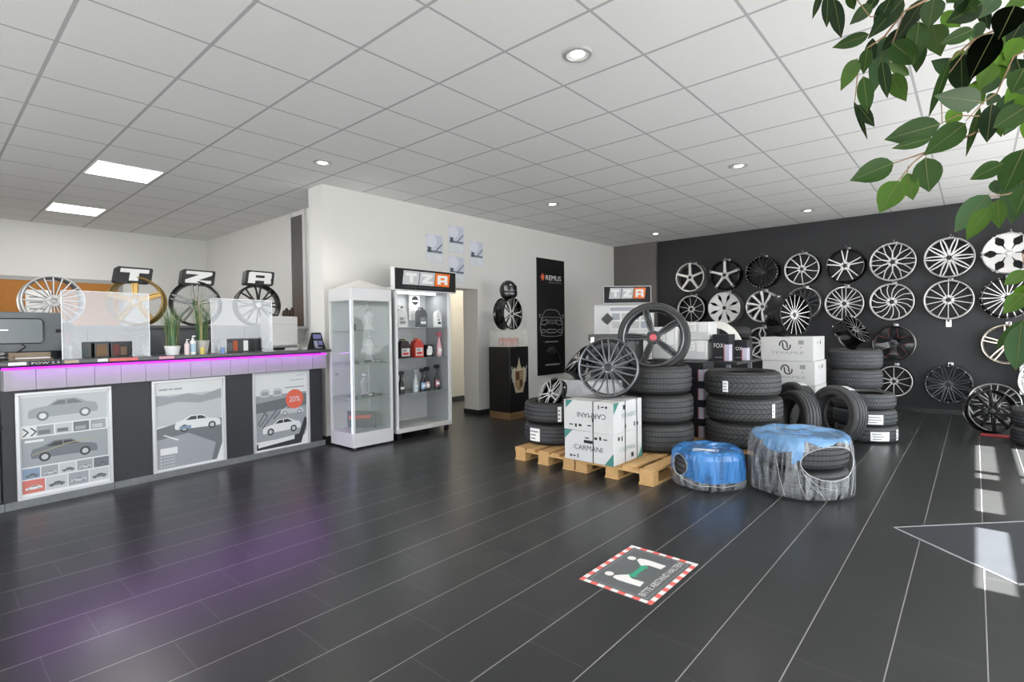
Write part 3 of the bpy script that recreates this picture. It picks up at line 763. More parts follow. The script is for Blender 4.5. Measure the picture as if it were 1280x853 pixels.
cwheel(1.58, 1.635, .245, nv, 'gold five spoke wheel standing under the letter T block', 'notch', 5, gold, gold, gold, gold, cap=silver, kw=dict(w0=.22,w1=.2))
cwheel(1.02, 1.63, .245, nv, 'black and silver five spoke wheel standing under the letter Z block', 'double', 5, mat('polished_edge', '#8b8b8c', .35, .5), satinB, satinB, satinB, kw=dict(gap=5.5,w=.085,g0=15))
cwheel(.297, 1.64, .25, (N_*.95+Vector((0,-.25,.05))), 'black wheel with many spokes under the letter R block', 'vee', 8, mat('matt_black_alloy', '#161617', .6), satinB, satinB, satinB, cap=alu, kw=dict(gap=9,w=.07))
def glyph(mb, ch, x, y, w, h, z0, z1, m, sh=0):
    G = {'T': [[(0,1),(0,.68),(.34,.68),(.34,0),(.66,0),(.66,.68),(1,.68),(1,1)]],
         'Z': [[(0,1),(0,.74),(.5,.74),(0,.26),(0,0),(1,0),(1,.26),(.5,.26),(1,.74),(1,1)]],
         'R': [[(0,0),(0,.92),(.08,1),(.3,1),(.3,0)],[(.3,1),(.92,1),(1,.92),(1,.46),(.7,.5),(.7,.74),(.3,.74)],[(.3,.5),(.7,.5),(1,.46),(.94,.38),(1,.3),(1,0),(.7,0),(.7,.26),(.3,.26)]]}
    for p in G[ch]: mb.prism([(x+a*w+sh*(y+b*h), y+b*h) for a, b in p], z0, z1, m)
for ch, u_, z_, w_, h_, tl in [('T', 1.745, 1.815, .315, .155, .0), ('Z', 1.15, 1.83, .335, .165, .0), ('R', .468, 1.872, .35, .172, .0)]:
    T = CF(u_, -.80, z_) @ Matrix.Rotation(-.10, 4, 'X')
    t = thing('letter_block', f'dark tilted block with a big white letter {ch}, resting on a wheel', 'sign', T, 'letter blocks on the wheels')
    part('block', MB().prism([(a+.2*b, b) for a, b in [(.012,0),(w_-.012,0),(w_,.012),(w_,h_-.012),(w_-.012,h_),(.012,h_),(0,h_-.012),(0,.012)]], -.08, 0), mat('letter_block_black', '#232323', .4), t)
    g_ = MB(); glyph(g_, ch, .035, .018, w_-.07, h_-.036, 0, .006, 0, .2); part('letter', g_, paper, t)
# cork board on the back wall, flat dark panel standing in for a niche in the side wall
t = thing('cork_board', 'long brown cork pinboard with grey frame on the back wall', 'pinboard', Fr((XB+.001, .1, 1.0), (0,1,0), (0,0,1)))
part('cork', MB().box(.02, 2.24, .02, 1.16, 0, .012), mat('cork', '#b07435', .85, noise=.15, nscale=30), t)
part('frame', MB().frame(0, 2.26, 0, 1.2, .06, 0, .02), mat('grey_frame', '#a2a19e', .4), t)
t = thing('pinned_notice', 'white paper sheet pinned to the cork board behind the silver wheel', 'paper', Fr((XB+.014, 1.15, 1.5), (0,1,0), (0,0,1)))
part('sheet', MB().box(0, .3, 0, .5, 0, .002), paper, t); part('print_lines', MB().box(.04, .26, .38, .4, .002, .0025).box(.04, .2, .3, .32, .002, .0025).box(.04, .24, .2, .22, .002, .0025), inkG, t)
t = thing('niche_panel', 'narrow tall dark panel in a pale frame on the side wall', 'wall panel', Fr((-7.43, 3.669, 1.39), (1,0,0), (0,0,1)))
part('pane', MB().box(0, .36, 0, 1.57, 0, .012), mat('niche_dark', '#5b5854', .25), t)
part('frame', MB().box(.36, .42, .0, 1.63, 0, .03).box(-.03, 0, .0, 1.63, 0, .02), whiteM, t)
t = thing('trophy_row', 'little dark trophies standing in front of the narrow tall panel', 'ornament', Tr(-7.25, 3.5, 1.385))
part('base', MB().box(-.16, .16, -.05, .05, 0, .02), black, t)
mb = MB()
for i in range(4): x_ = -.12+.08*i; mb.lathe([(.03,.02),(.025,.04),(.008,.07),(.012,.12+.03*(i%2)),(.03,.17+.03*(i%2)),(.02,.22+.03*(i%2)),(.001,.24+.03*(i%2))], 12, 0, Matrix.Translation((x_,0,0)))
part('cups', mb, mat('dark_bronze', '#4a3c34', .35, .5), t)
t = thing('trophy_ledge', 'white ledge under the little trophies beside the pillar', 'shelf', Tr(-7.5, 3.40, 0))
part('ledge', MB().box(0, .5, 0, .262, 1.35, 1.385), white, t); part('bracket', MB().box(.1,.13,.02,.262,1.2,1.35), white, t); part('bracket', MB().box(.37,.4,.02,.262,1.2,1.35), white, t)
# ------------------------------------------------------------------ showcases beside the pillar
gc = thing('glass_showcase', 'tall narrow glass showcase with white frame at the end of the counter', 'showcase', Tr(-5.58, 3.17, 0, .0))
W_, D_ = .47, .53   # x 0..W_ (towards room), y 0..D_
part('base', MB().box(0, W_, 0, D_, .02, .175), mat('showcase_white', '#d2d2d4', .35), gc, bevel=.004)
mb = MB()
for x_ in (.04, W_-.04):
    for y_ in (.04, D_-.04): mb.cyl(.02, .016, 0, .02, 12, 0, Matrix.Translation((x_, y_, 0)))
part('feet', mb, blackM, gc)
part('header', MB().box(0, W_, 0, D_, 1.645, 1.785), mat('showcase_white', '#d2d2d4'), gc, bevel=.003)
part('grey_pyramid', MB().add([(.0,.0,1.786),(W_,0,1.786),(W_,D_,1.786),(0,D_,1.786),(W_/2,D_/2,1.90)], [(0,1,4),(1,2,4),(2,3,4),(3,0,4),(0,3,2,1)]), mat('pyramid_grey', '#c2c1bf', .6), gc, smooth=0)  # low grey pyramid set on the header
for nm, x_, y_ in (('post',0,0),('post',W_-.028,0),('post',W_-.028,D_-.028),('post',0,D_-.028)):
    part(nm, MB().box(x_, x_+.028, y_, y_+.028, .175, 1.645), whiteM, gc)
part('led_strip', MB().box(W_-.024, W_-.006, -.004, 0, .18, 1.64), emit('cold_strip_glow', '#bcd4ff', 1.1), gc)
part('glass_pane', MB().box(.028, W_-.028, .01, .015, .175, 1.645), glassM, gc)
part('glass_door', MB().box(W_-.018, W_-.013, .028, D_-.028, .175, 1.645), film('door_glass', '#a9b3ad', .75, .03), gc)
part('back_panel', MB().box(.006, .012, .028, D_-.028, .175, 1.645), mat('case_back', '#c3c7c6', .4), gc)
part('side_panel', MB().box(.028, W_-.028, D_-.02, D_-.012, .175, 1.645), mat('case_side', '#a9adae', .35), gc)
shm = film('glass_shelf', '#9fb0ad', .45, .05)
for z_ in (.555, .945, 1.32): part('shelf', MB().box(.02, W_-.03, .02, D_-.03, z_-.007, z_), shm, gc)
part('lock', MB().cyl(.012, .012, 0, .012, 14, 0, Fr((W_-.3, .0, .82), (1,0,0), (0,0,1))), inkG, gc)
def gcp(x, y, z): return Matrix.Translation((-5.58+x, 3.17+y, z))
t = thing('showcase_sign', 'small black display card with a red stripe on the floor of the glass showcase', 'card', gcp(.17, .30, .176) @ Matrix.Rotation(radians(35), 4, 'Z'))
part('card', MB().box(-.17, .17, 0, .012, 0, .19), dgrey, t); part('red_stripe', MB().add([(-.15,-.001,.095),(.10,-.001,.11),(.13,-.001,.15),(-.16,-.001,.135)], [(0,1,2,3)]), mat('signal_red', '#d8452c', .5), t)
part('foot', MB().box(-.1, .1, -.0, .07, 0, .008), dgrey, t)
capspots = [(.36,.12,.945),(.28,.18,.945),(.36,.28,.945),(.26,.34,.945),(.36,.42,.945),(.20,.22,.945),
            (.38,.08,.555),(.30,.14,.555),(.20,.18,.555),(.37,.22,.555),(.34,.30,.555),(.28,.38,.555),(.38,.40,.555)]
names = ['front left', 'second from the front left', 'middle', 'rear middle', 'right end', 'rear left', 'front corner', 'second in', 'back left', 'middle front', 'right of the middle', 'rear right', 'front right']
cm_ = [black, chrome, glossB]
for i, (x_, y_, z_) in enumerate(capspots):
    t = thing('wheel_cap', f'small wheel cap on the {"middle" if z_ > .9 else "lower"} shelf of the glass showcase, {names[i]}', 'wheel cap', gcp(x_, y_, z_) @ Matrix.Rotation(i, 4, 'Z'), 'centre caps in the glass showcase')
    part('body', MB().lathe([(.001,0),(.04,0),(.045,.015),(.04,.028),(.03,.034),(.001,.036)], 20), cm_[i % 3], t)
    part('ring', MB().lathe([(.026,.0352),(.034,.0362),(.037,.031)], 20), chrome if i % 3 == 0 else silver, t)
def fig(x_, y_, z_, h, lab, m, nm='sculpture'):
    t = thing(nm, lab, 'ornament', gcp(x_, y_, z_))
    part('body', MB().lathe([(.001,0),(.06,0),(.055,.02),(.03,h*.2),(.045,h*.45),(.05,h*.6),(.025,h*.75),(.02,h*.8),(.001,h*.8)], 18), m, t)
    part('top', MB().lathe([(.02,h*.8),(.035,h*.86),(.03,h*.95),(.001,h)], 16), chrome, t)
fig(.26, .36, .9455, .34, 'pale tall vase shaped ornament on the middle shelf of the glass showcase', film('frosted', '#e8e8ea', .35, .3))
fig(.26, .36, 1.3205, .27, 'pale vase shaped ornament on the top shelf of the glass showcase', film('frosted', '#e8e8ea', .35, .3))
fig(.30, .26, .5555, .28, 'silver topped vase on the lower shelf of the glass showcase', mat('pearl', '#cfcdd2', .3, .3))
t = thing('valve_kit', 'dark small valve set at the left of the top shelf of the glass showcase', 'kit', gcp(.34, .10, 1.3205))
part('box', MB().box(-.03,.03,-.02,.02,0,.06), dgrey, t, bevel=.003); part('lid', MB().box(-.032,.032,-.022,.022,.045,.062), black, t)

oc = thing('open_display_case', 'wide open showcase on castors with perforated walls and glass shelves of care products', 'showcase', Tr(-5.62, 3.76, 0))
W2, D2 = .50, .87
part('base', MB().box(0, W2, 0, D2, .085, .135), mat('case_floor', '#cfcecd', .5), oc, bevel=.003)
for x_ in (.05, W2-.05):
    for y_ in (.06, D2-.06):
        c = part('castor', MB().cyl(.034, .034, -.012, .012, 20, 0, Fr((x_, y_, .034), (0,0,1), (0,1,0))).box(x_-.012, x_+.02, y_-.022, y_+.022, .055, .085), blackM, oc)
for y_ in (0, D2-.032): part('post', MB().box(W2-.032, W2, y_, y_+.032, .135, 1.80), whiteM, oc)
part('back_panel', MB().box(.0, .012, 0, D2, .135, 1.80), perfM, oc)
part('side_panel', MB().box(.012, W2-.032, D2-.014, D2-.004, .135, 1.80), mat('side_perforated', '#9c9fa1'), oc)
part('side_panel', MB().box(.012, W2-.032, .004, .012, .135, 1.80), mat('case_side', '#a9adae'), oc)
part('top_panel', MB().box(0, W2, 0, D2, 1.80, 1.825), whiteM, oc)
part('glow_rail', MB().box(.20, .26, .04, D2-.04, 1.77, 1.795), emit('rail_fill_glow', '#f4f6ff', 1.0), oc)  # glow added to brighten the shelves
for z_ in (.54, .972, 1.35): part('shelf', MB().box(.014, W2-.04, .016, D2-.018, z_-.008, z_), shm, oc)
l = bpy.data.lights.new('case_fill', 'AREA'); l.shape = 'RECTANGLE'; l.size = .06; l.size_y = .75; l.energy = 1.6  # fill light added to lift the dark case interior
lo = bpy.data.objects.new('case_fill', l); COL.objects.link(lo); lo.matrix_world = Tr(-5.39, 4.195, 1.765)
def tzr_sign(T, w, h, lab, tw=.19, th=.18):
    t = thing('shop_sign', lab, 'sign', T)
    part('box', MB().box(0, w, 0, h, -.07, 0), whiteM, t, bevel=.003)
    part('panel', MB().box(.012, w-.012, .012, h-.012, 0, .004), mat('sign_black', '#0f0f0f', .5, 0, .3), t)
    x0 = .13*w; y0 = h*.27
    for i, ch in enumerate('TZR'):
        a = x0+i*(tw+.012); q = .012
        part('letter_tile', MB().prism([(a-q, y0), (a+tw-q, y0), (a+tw+q, y0+th), (a+q, y0+th)], .004, .009), orange if ch == 'R' else mat('tile_grey', '#c3c6c8', .45), t, label='orange letter tile' if ch == 'R' else 'grey letter tile')
        g_ = MB(); glyph(g_, ch, a+.15*tw, y0+.15*th, tw*.70, th*.70, .009, .013, 0); part('letter', g_, paper, t)
    text('tuning zubehör reifen', w*.62, h*.09, mat('dim_print', '#4a5058', .5), t, Matrix.Translation((.15*w, h*.12, .0046)), 'small_print')
tzr_sign(Fr((-5.10, 3.735, 1.785), (.0,1,0), (0,0,1)), .98, .275, 'black TZR sign with orange R tile on top of the open showcase', .235, .165)

# care products
def ocp(x, y, z, rz=0): return Tr(-5.62+x, 3.76+y, z+.0005, rz)
def cm(h): return mat('c'+h, h, .4)
def canister(T, w, d, h, body, front, lab, lcol=None, capc=None, handle=True):
    t = thing('canister', lab, 'canister', T, 'care product containers in the open showcase')
    mb = MB(); p = [(-w/2,0),(w/2,0),(w/2,h*.62),(w*.26,h*.86),(w*.05,h*.9),(-w*.32,h*.86),(-w/2,h*.7)]
    mb.prism(p, -d/2, d/2, 0, Fr((0,0,0), (0,1,0), (0,0,1)))
    part('bottle', mb, body, t, bevel=.006)
    if handle: part('handle', MB().tube([(0,-w*.3,h*.84),(0,-w*.34,h*.97),(0,0,h*.97),(0,w*.14,h*.87)], .009, 8), body if body is not paper else black, t)
    part('screw_cap', MB().cyl(.018, .016, h*.86, h*.98, 14, 0, Matrix.Translation((0,w*.12,0))), capc or black, t)
    mb = MB()
    for i, (a, b, c, e_) in enumerate([(-.4,.4,.1,.5),(-.3,.3,.16,.28),(-.3,.1,.34,.44)]):
        x_ = d/2+.001+.0006*i; mb.poly([(x_,a*w,c*h),(x_,b*w,c*h),(x_,b*w,e_*h),(x_,a*w,e_*h)], i)
    part('label', mb, [front, lcol or ink, inkG], t)
def sprayer(T, h, body, lab, lcol, head=None, r=.036):
    t = thing('spray_bottle', lab, 'spray bottle', T, 'spray bottles in the open showcase')
    part('bottle', MB().lathe([(.001,0),(r,0),(r*1.02,h*.1),(r*.95,h*.42),(r*.5,h*.6),(r*.36,h*.68),(r*.36,h*.78)], 20), body, t)
    hd = MB().cyl(r*.42, r*.42, h*.76, h*.84, 14); hd.prism([(-.03,h*.84),(.035,h*.86),(.04,h*.93),(.03,h),(-.03,h),(-.045,h*.94)], -.012, .012, 0, Fr((0,0,0),(0,1,0),(0,0,1)))
    part('trigger_head', hd, head or blackM, t); part('trigger', MB().tube([(0,.025,h*.86),(0,.034,h*.80),(0,.028,h*.72)], .005, 6), head or blackM, t)
    mb = MB().lathe([(r*1.03,h*.12),(r*.97,h*.38)], 16, 0, None, False, -1.2, 1.2); mb.lathe([(r*1.05,h*.2),(r*1.02,h*.3)], 16, 1, None, False, -.8, .8)
    part('label', mb, [lcol, paper], t)
z1, z2, z3 = 1.35, .972, .54
canister(ocp(.40, .059, z1), .05, .05, .20, cm('#8a8078'), cm('#b9b4ad'), 'slim grey brown bottle at the left post on the top shelf', None, black, False)
canister(ocp(.36, .182, z1), .14, .08, .26, mat('white_plastic', '#dcdcda', .4), cm('#c9c9c9'), 'white canister with black handle on the top shelf', inkG, black)
t = thing('hanging_pack', 'white and grey pack with round black emblem hanging on the back of the open showcase', 'pack', ocp(.06, .60, 1.40))
part('bag', MB().box(0, .04, -.07, .09, .04, .39), mat('pack_white', '#d9d9d6', .5), t, bevel=.008); part('lower_panel', MB().box(.04, .043, -.06, .085, .05, .17), cm('#a8a8a6'), t)
part('emblem', MB().cyl(.055, .055, 0, .003, 24, 0, Fr((.04, .01, .30), (0,1,0), (0,0,1))), ink, t); part('emblem_bar', MB().box(.0432,.0445,-.035,.055,.285,.305), paper, t); part('hook', MB().tube([(-.02+.02,.01,.385),(.02,.01,.40),(.03,.01,.38)], .003, 6), chrome, t)
canister(ocp(.36, .50, z1), .13, .08, .25, cm('#55585a'), cm('#77797a'), 'dark grey canister with a white drop on its front, top shelf', paper, cm('#55585a'))
canister(ocp(.36, .768, z1), .085, .07, .23, mat('white_plastic', '#dcdcda'), cm('#e6e6e4'), 'white bottle with dark strokes standing alone at the right of the top shelf', ink, paper, False)
canister(ocp(.40, .05, z2), .045, .045, .20, cm('#a8703a'), cm('#b98a52'), 'slim orange bottle at the left post on the middle shelf', None, black, False)
canister(ocp(.36, .215, z2), .15, .09, .235, cm('#2a1a1c'), cm('#cfcfcd'), 'black and white canister with red accents on the middle shelf', redM, cm('#a08a30'))
canister(ocp(.36, .425, z2), .14, .09, .24, cm('#bb3b2e'), cm('#d3d0cb'), 'red canister with white label in the middle of the middle shelf', redM, cm('#e07a2a'))
t = thing('polish_box', 'low white and black box right of the red canister', 'box', ocp(.36, .60, z2, .1))
part('carton', MB().box(-.03, .03, -.06, .06, 0, .15), black, t); part('print', MB().prism([(-.05,.02),(.03,.02),(.05,.06),(.04,.13),(-.02,.14),(-.05,.08)], 0, .001, 0, Fr((.0302, 0, 0), (0,1,0), (0,0,1))), paper, t)
sprayer(ocp(.36, .788, z2), .31, cm('#d8a9ad'), 'pink spray bottle alone at the right of the middle shelf', cm('#e0c9cb'), cm('#b55a66'))
sprayer(ocp(.40, .05, z3), .2, cm('#8a9a8a'), 'slim green grey bottle at the left post on the lower shelf', cm('#a7b3a5'), None, .022)
sprayer(ocp(.36, .17, z3), .27, cm('#1c1c1d'), 'all black spray bottle at the left of the lower shelf', cm('#3a3a3b'))
sprayer(ocp(.32, .424, z3), .28, cm('#d5dadb'), 'white spray bottle in the middle of the lower shelf', cm('#bcd0dc'), cm('#aab0b3'))
sprayer(ocp(.38, .49, z3), .285, cm('#222426'), 'black spray bottle with blue label on the lower shelf', cm('#86b4d6'))
sprayer(ocp(.36, .575, z3), .30, cm('#242225'), 'black spray bottle with pale pink label on the lower shelf', cm('#d9b8bd'))
sprayer(ocp(.34, .756, z3), .32, cm('#29242a'), 'black spray bottle with pink label at the right end of the lower shelf', cm('#b9707e'))
t = thing('tape_reel', 'small grey and black reel on the floor of the open showcase', 'reel', ocp(.38, .07, .135))
part('rim', MB().lathe([(.045,0),(.05,.004),(.05,.012),(.03,.014),(.03,.06),(.05,.062),(.05,.072),(.045,.075),(.02,.075),(.02,0)], 24), blackM, t); part('winding', MB().lathe([(.038,.014),(.038,.06)], 24), cm('#a5a5a3'), t)

# certificates
for i, (y0, y1, z0, z1_, lab) in enumerate([(4.74,5.055,2.26,2.655,'left certificate of the four on the white wall'),(5.16,5.47,2.445,2.835,'topmost certificate of the four on the white wall'),
        (5.585,5.875,2.28,2.66,'right certificate of the four on the white wall'),(5.155,5.47,2.005,2.39,'lowest certificate of the four, behind the top of the TZR sign')]):
    w_, h_ = y1-y0, z1_-z0
    t = thing('certificate', lab, 'certificate', Fr((XW-.002, y0, z0), (0,1,0), (0,0,1)), 'certificates on the white wall')
    part('sheet', MB().box(0, w_, 0, h_, 0, .006), mat('certificate_sheet', '#cfd4da', .35), t)
    mb = MB(); rect(mb, .02, w_-.02, h_*.5, h_*.97, .0065, 0); rect(mb, .02, w_-.02, h_*.36, h_*.44, .0065, 1)
    mb.poly([(w_*.3+.10*cos(a*pi/8), h_*.76+.09*sin(a*pi/8), .007) for a in range(16)], 2)
    mb.poly([(w_*.5,h_*.42,.0075),(w_*.6,h_*.42,.0075),(w_*.95,h_*.68,.0075),(w_*.95,h_*.74,.0075)], 1); mb.poly([(.03,h_*.36,.0075),(.09,h_*.36,.0075),(.09,h_*.55,.0075),(.03,h_*.55,.0075)], 3)
    rect(mb, .02, w_-.02, h_*.05, h_*.3, .0065, 4)
    for q in range(4): rect(mb, .05, w_*.8-.03*q, h_*(.09+.05*q), h_*(.105+.05*q), .007, 0)
    part('print', mb, [cm('#c3cad6'), cm('#6d7787'), cm('#d9dce6'), cm('#4a5361'), cm('#dcdfe2')], t)
# black banner
BT = Fr((XW+.0005, 7.19, .5), (0,1,0), (0,0,1))
t = thing('car_banner', 'tall black hanging banner with a white lettered logo and a car front', 'banner', BT)
part('sheet', MB().box(0, .80, 0, 2.06, 0, .02), mat('banner_black', '#0c0c0d', .35), t)
text('REMUS', .45, .085, paper, t, Matrix.Translation((.24, 1.685, .021)), 'logo_lettering')
text('INNOVATION', .38, .032, inkG, t, Matrix.Translation((.33, 1.63, .021)), 'logo_lettering')
part('logo_diamond', MB().poly([(.09,1.73,.021),(.15,1.66,.021),(.21,1.73,.021),(.15,1.80,.021)]), mat('logo_orange', '#d8693f', .5), t)
mb = MB(); gl = lambda pts, r_=.004, m=0: mb.tube([(a, b, .021) for a, b in pts], r_, 5, m)
cx_ = .40
for s_ in (-1, 1):
    f_ = lambda *P: [(cx_+s_*a, b) for a, b in P]
    gl(f_((0,1.16),(.12,1.155),(.2,1.13),(.26,1.05),(.28,.98))); gl(f_((.0,1.02),(.16,1.03),(.30,1.0),(.32,.93),(.33,.80),(.29,.70),(.1,.68),(0,.68)))
    gl(f_((.14,.98),(.28,.96),(.31,.90),(.2,.885),(.13,.93),(.14,.98)), .005); gl(f_((.30,1.06),(.35,1.07),(.36,1.03),(.31,1.02)), .006)
    gl(f_((.0,.80),(.1,.81),(.16,.79),(.12,.75),(0,.745)), .005); gl(f_((.2,.80),(.29,.81),(.28,.74),(.2,.75),(.2,.80)), .004)
    for q in range(3): gl(f_((0,.97-.03*q),(.12,.975-.03*q)), .003)
part('car_outline', mb, cm('#b9bcc0'), t)
mb = MB(); rect(mb, .2, .58, .575, .595, .021, 0); rect(mb, .2, .62, .16, .19, .021, 0)
part('small_lettering', mb, cm('#8b8e92'), t)
mb = MB(); mb.lathe([(.13*cos(a), .03*sin(a)*1.0+.02) for a in [pi/2*i/6 for i in range(7)]], 24, 0, Matrix.Translation((.38,.42,0)) @ Matrix.Diagonal((1,.55,1,1)))
mb.tube([(.48,.44,.024),(.56,.38,.03),(.62,.28,.03),(.66,.18,.024)], .012, 6, 0)
part('driver_figure', mb, mat('banner_grey', '#2e3032', .35), t)

# plinth with the red springs, wheel and helmet
pl_ = thing('display_plinth', 'black square plinth with a gold and cream crest and a wooden foot', 'plinth', Tr(-5.46, 5.69, 0))
S = .42
part('wooden_foot', MB().box(.0, S, 0, S, 0, .10), mat('oak_foot', '#6f5536', .6, noise=.2, nscale=10), pl_)
part('body', MB().box(0, S, 0, S, .10, 1.055), mat('plinth_black', '#0d0d0e', .3), pl_, bevel=.004)
CRT = Fr((S+.001, .02, .36), (0,1,0), (0,0,1))
mb = MB()
mb.prism([(.10,.02),(.26,.02),(.30,.14),(.35,.26),(.33,.36),(.28,.40),(.25,.36),(.21,.42),(.18,.54),(.15,.42),(.11,.36),(.08,.40),(.03,.36),(.01,.26),(.06,.14)], 0, .002, 0)
mb.prism([(.10,.10),(.18,.05),(.26,.10),(.27,.34),(.09,.34)], .002, .003, 1)
mb.prism([(.11,.21),(.175,.21),(.175,.33),(.10,.33)], .003, .004, 2); mb.prism([(.185,.11),(.25,.11),(.25,.20),(.185,.20)], .003, .004, 2)
for q in range(3): mb.box(.125+.02*q, .132+.02*q, .09, .20, .003, .004, 0); mb.box(.195, .255, .225+.035*q, .235+.035*q, .003, .004, 0)
for s_ in (-1, 1):
    for q in range(4): mb.tube([(.18+s_*(.10+.01*q), .16+.06*q, .003), (.18+s_*(.15+.005*q), .19+.06*q, .004), (.18+s_*(.13+.01*q), .23+.06*q, .003)], .006, 5, 3)
part('crest', mb, [cm('#b9ae92'), cm('#8a7045'), cm('#5e3a2c'), cm('#9ea6ac')], pl_, T=CRT, label='cream and gold heraldic crest')
t = thing('acrylic_cover', 'clear acrylic box cover standing on the black plinth', 'cover', Tr(-5.45, 5.70, 1.056))
part('sheet', MB().box(0, .40, 0, .004, 0, .24).box(0, .40, .396, .40, 0, .24).box(0, .004, 0, .40, 0, .24).box(.396, .40, 0, .40, 0, .24).box(0, .40, 0, .40, .24, .244), acrylC, t)
part('base_plate', MB().box(.005, .395, .005, .395, 0, .006), mat('cream_plate', '#d9d0ba', .5), t)
t = thing('coil_springs', 'red coil springs lying under the clear cover on the plinth', 'spring', Fr((-5.25, 5.90, 1.125), (.66,.75,0), (0,0,1)))
for dx in (-.03,):
    part('coil', MB().tube([(-.15+.30*i/160, .058*cos(2*pi*i/20), .058*sin(2*pi*i/20)) for i in range(161)], .0085, 6), mat('spring_red', '#e05a48', .35), t)
part('end_seat', MB().lathe([(.03,0),(.062,0),(.062,.01),(.03,.01)], 20, 0, Fr((.15,0,0),(0,1,0),(0,0,1))), alu, t)
wheel('plinth_wheel', 'black and polished split spoke wheel balancing on the clear cover of the plinth', Nz((-5.17, 5.93, 1.545), (1, .10, .0)), .243, .20, 'double', 5, silver2, glossB, glossB, glossB, kw=dict(gap=11, w=.07, g0=6), rot=70)
t = thing('racing_helmet', 'black full face helmet sitting on top of the plinth wheel', 'helmet', Nz((-5.26, 5.92, 1.90), (0,0,1), radians(-40)) @ Matrix.Scale(1.18, 4))
mb = MB(); n = 14; v = []; 
pr = [(.112*sin(a)*(1.0 if a < 2 else .97), .125*cos(a)) for a in [pi*i/15*.86 for i in range(16)]]
mb.lathe([(max(r,.0005), z) for r, z in pr], 32)
part('shell', mb, mat('helmet_black', '#141415', .2, coat=.4), t)
mb = MB(); mb.lathe([(.1155, z) for z in (-.01, .055)], 20, 0, Matrix.Diagonal((1,1,1,1)), False, -1.05, 1.05)
part('visor', mb, mat('visor_black', '#050506', .05, 0, .9), t)
part('chin_bar', MB().lathe([(.085,-.10),(.112,-.085),(.122,-.05),(.118,-.02),(.10,-.015)], 20, 0, None, False, -1.1, 1.1), mat('helmet_black', '#141415'), t)

# chair seen through the passage
t = thing('bar_chair', 'dark chair edge seen through the passage beside the plinth', 'chair', Tr(-6.65, 6.52, 0))
part('backrest', MB().box(-.02, .02, -.2, .2, .5, .85), blackM, t, bevel=.01); part('seat', MB().box(.0, .4, -.2, .2, .43, .47), blackM, t, bevel=.01)
for x_, y_ in ((.01,-.18),(.01,.18),(.37,-.18),(.37,.18)): part('leg', MB().tube([(x_, y_, .0), (x_, y_, .5 if x_ < .1 else .43)], .013, 8), blackM, t)
# ------------------------------------------------------------------ pallets, cartons, tyres in the middle of the room
def pallet(x, y, w, d, lab):
    t = thing('wooden_pallet', lab, 'pallet', Tr(x, y, 0), 'wooden pallets under the tyres')
    for i in range(5):
        a = [0,.155,.31,.465,.62][i]*w/.74; ww = [.13,.10,.13,.10,.12][i]*w/.74
        part('deck_board', MB().box(a, a+ww, 0, d, .108, .13), pine, t, bevel=.002)
    for q in (0, d/2-.05, d-.10): part('cross_board', MB().box(0, w, q, q+.10, .088, .108), pine, t, bevel=.002)
    for a in (0, w/2-.07, w-.13):
        for q in (0.005, d/2-.05, d-.105): part('block', MB().box(a+.004, a+.126, q, q+.10, .018, .088), pine, t, bevel=.002)
        part('runner', MB().box(a, a+.13, 0, d, 0, .018), pine, t)
    return t
pallet(-3.46, 3.97, .712, 1.2, 'left wooden pallet, under the two low tyres and the back of the cartons')
pallet(-2.74, 3.97, .77, 1.2, 'right wooden pallet whose bare front corner points to the blue wrapped tyre')
pallet(-2.50, 5.22, 1.16, .8, 'rear pallet carrying the middle tyre stack, mostly hidden by wrapped tyres')
PZ = .131
# cartons
def carton(x, y, z, w, d, h, lab, upside=False):
    t = thing('wheel_carton', lab, 'carton', Tr(x, y, z), 'white cartons with green corners')
    part('box', MB().box(0, w, 0, d, 0, h), card, t, bevel=.004)
    fr_ = Fr((0,-.0012,0), (1,0,0), (0,0,1)); sd = Fr((w+.0012,0,0), (0,1,0), (0,0,1))
    if upside:
        fr_ = Fr((w,-.0012,h), (-1,0,0), (0,0,-1)); sd = Fr((w+.0012,d,h), (0,-1,0), (0,0,-1))
    text('CARMANI', .29, .044, mat('carton_ink', '#2d4644', .6), t, fr_ @ Matrix.Translation((w-.40 if not upside else .075, h*.38, 0)), 'brand_lettering', bold=0)
    text('CARMANI', .26, .042, mat('carton_ink_pale', '#8fa3a0', .6), t, sd @ Matrix.Translation((.1, h*.38, 0)), 'brand_lettering', bold=0)
    tri = [((.0,h),(.0,h-.085),(.085,h)), ((w,0),(w,.11),(w-.09,0))] if not upside else [((w-.02,.0),(w-.02,.075),(w-.10,0))]
    P3 = [[fr_ @ Vector((a,b,.0005)) for a, b in p] for p in tri]+[[sd @ Vector((a,b,.0005)) for a, b in p] for p in ([(d,0),(d,.1),(d-.09,0)],)]
    for p in P3: part('corner_triangle', MB().poly(p), teal, t, smooth=0)
    mb = MB()
    for a, b, c, e_ in [(.06,.08,.03,.05),(.09,.12,.035,.045),(.14,.15,.025,.06),(w-.19,w-.16,h-.06,h-.04),(w-.14,w-.12,h-.06,h-.03),(w-.10,w-.06,h-.055,h-.045),(.22,.26,h-.06,h-.05)]:
        mb.poly([fr_ @ Vector(p) for p in ((a,c,.0006),(b,c,.0006),(b,e_,.0006),(a,e_,.0006))])
    for a, b, c, e_ in [(.07,.10,h-.06,h-.03),(.13,.15,h-.07,h-.03),(.3,.34,.03,.07)]:
        mb.poly([sd @ Vector(p) for p in ((a,c,.0006),(b,c,.0006),(b,e_,.0006),(a,e_,.0006))])
    part('handling_marks', mb, ink, t, smooth=0)
    if not upside: part('hand_hole', MB().box(w/2-.045, w/2+.045, -.0018, -.0005, h*.62, h*.72), black, t, bevel=.0005)
    return t
cx0, cy0, cw, cd, ch_ = -2.79, 3.885, .505, .50, .267
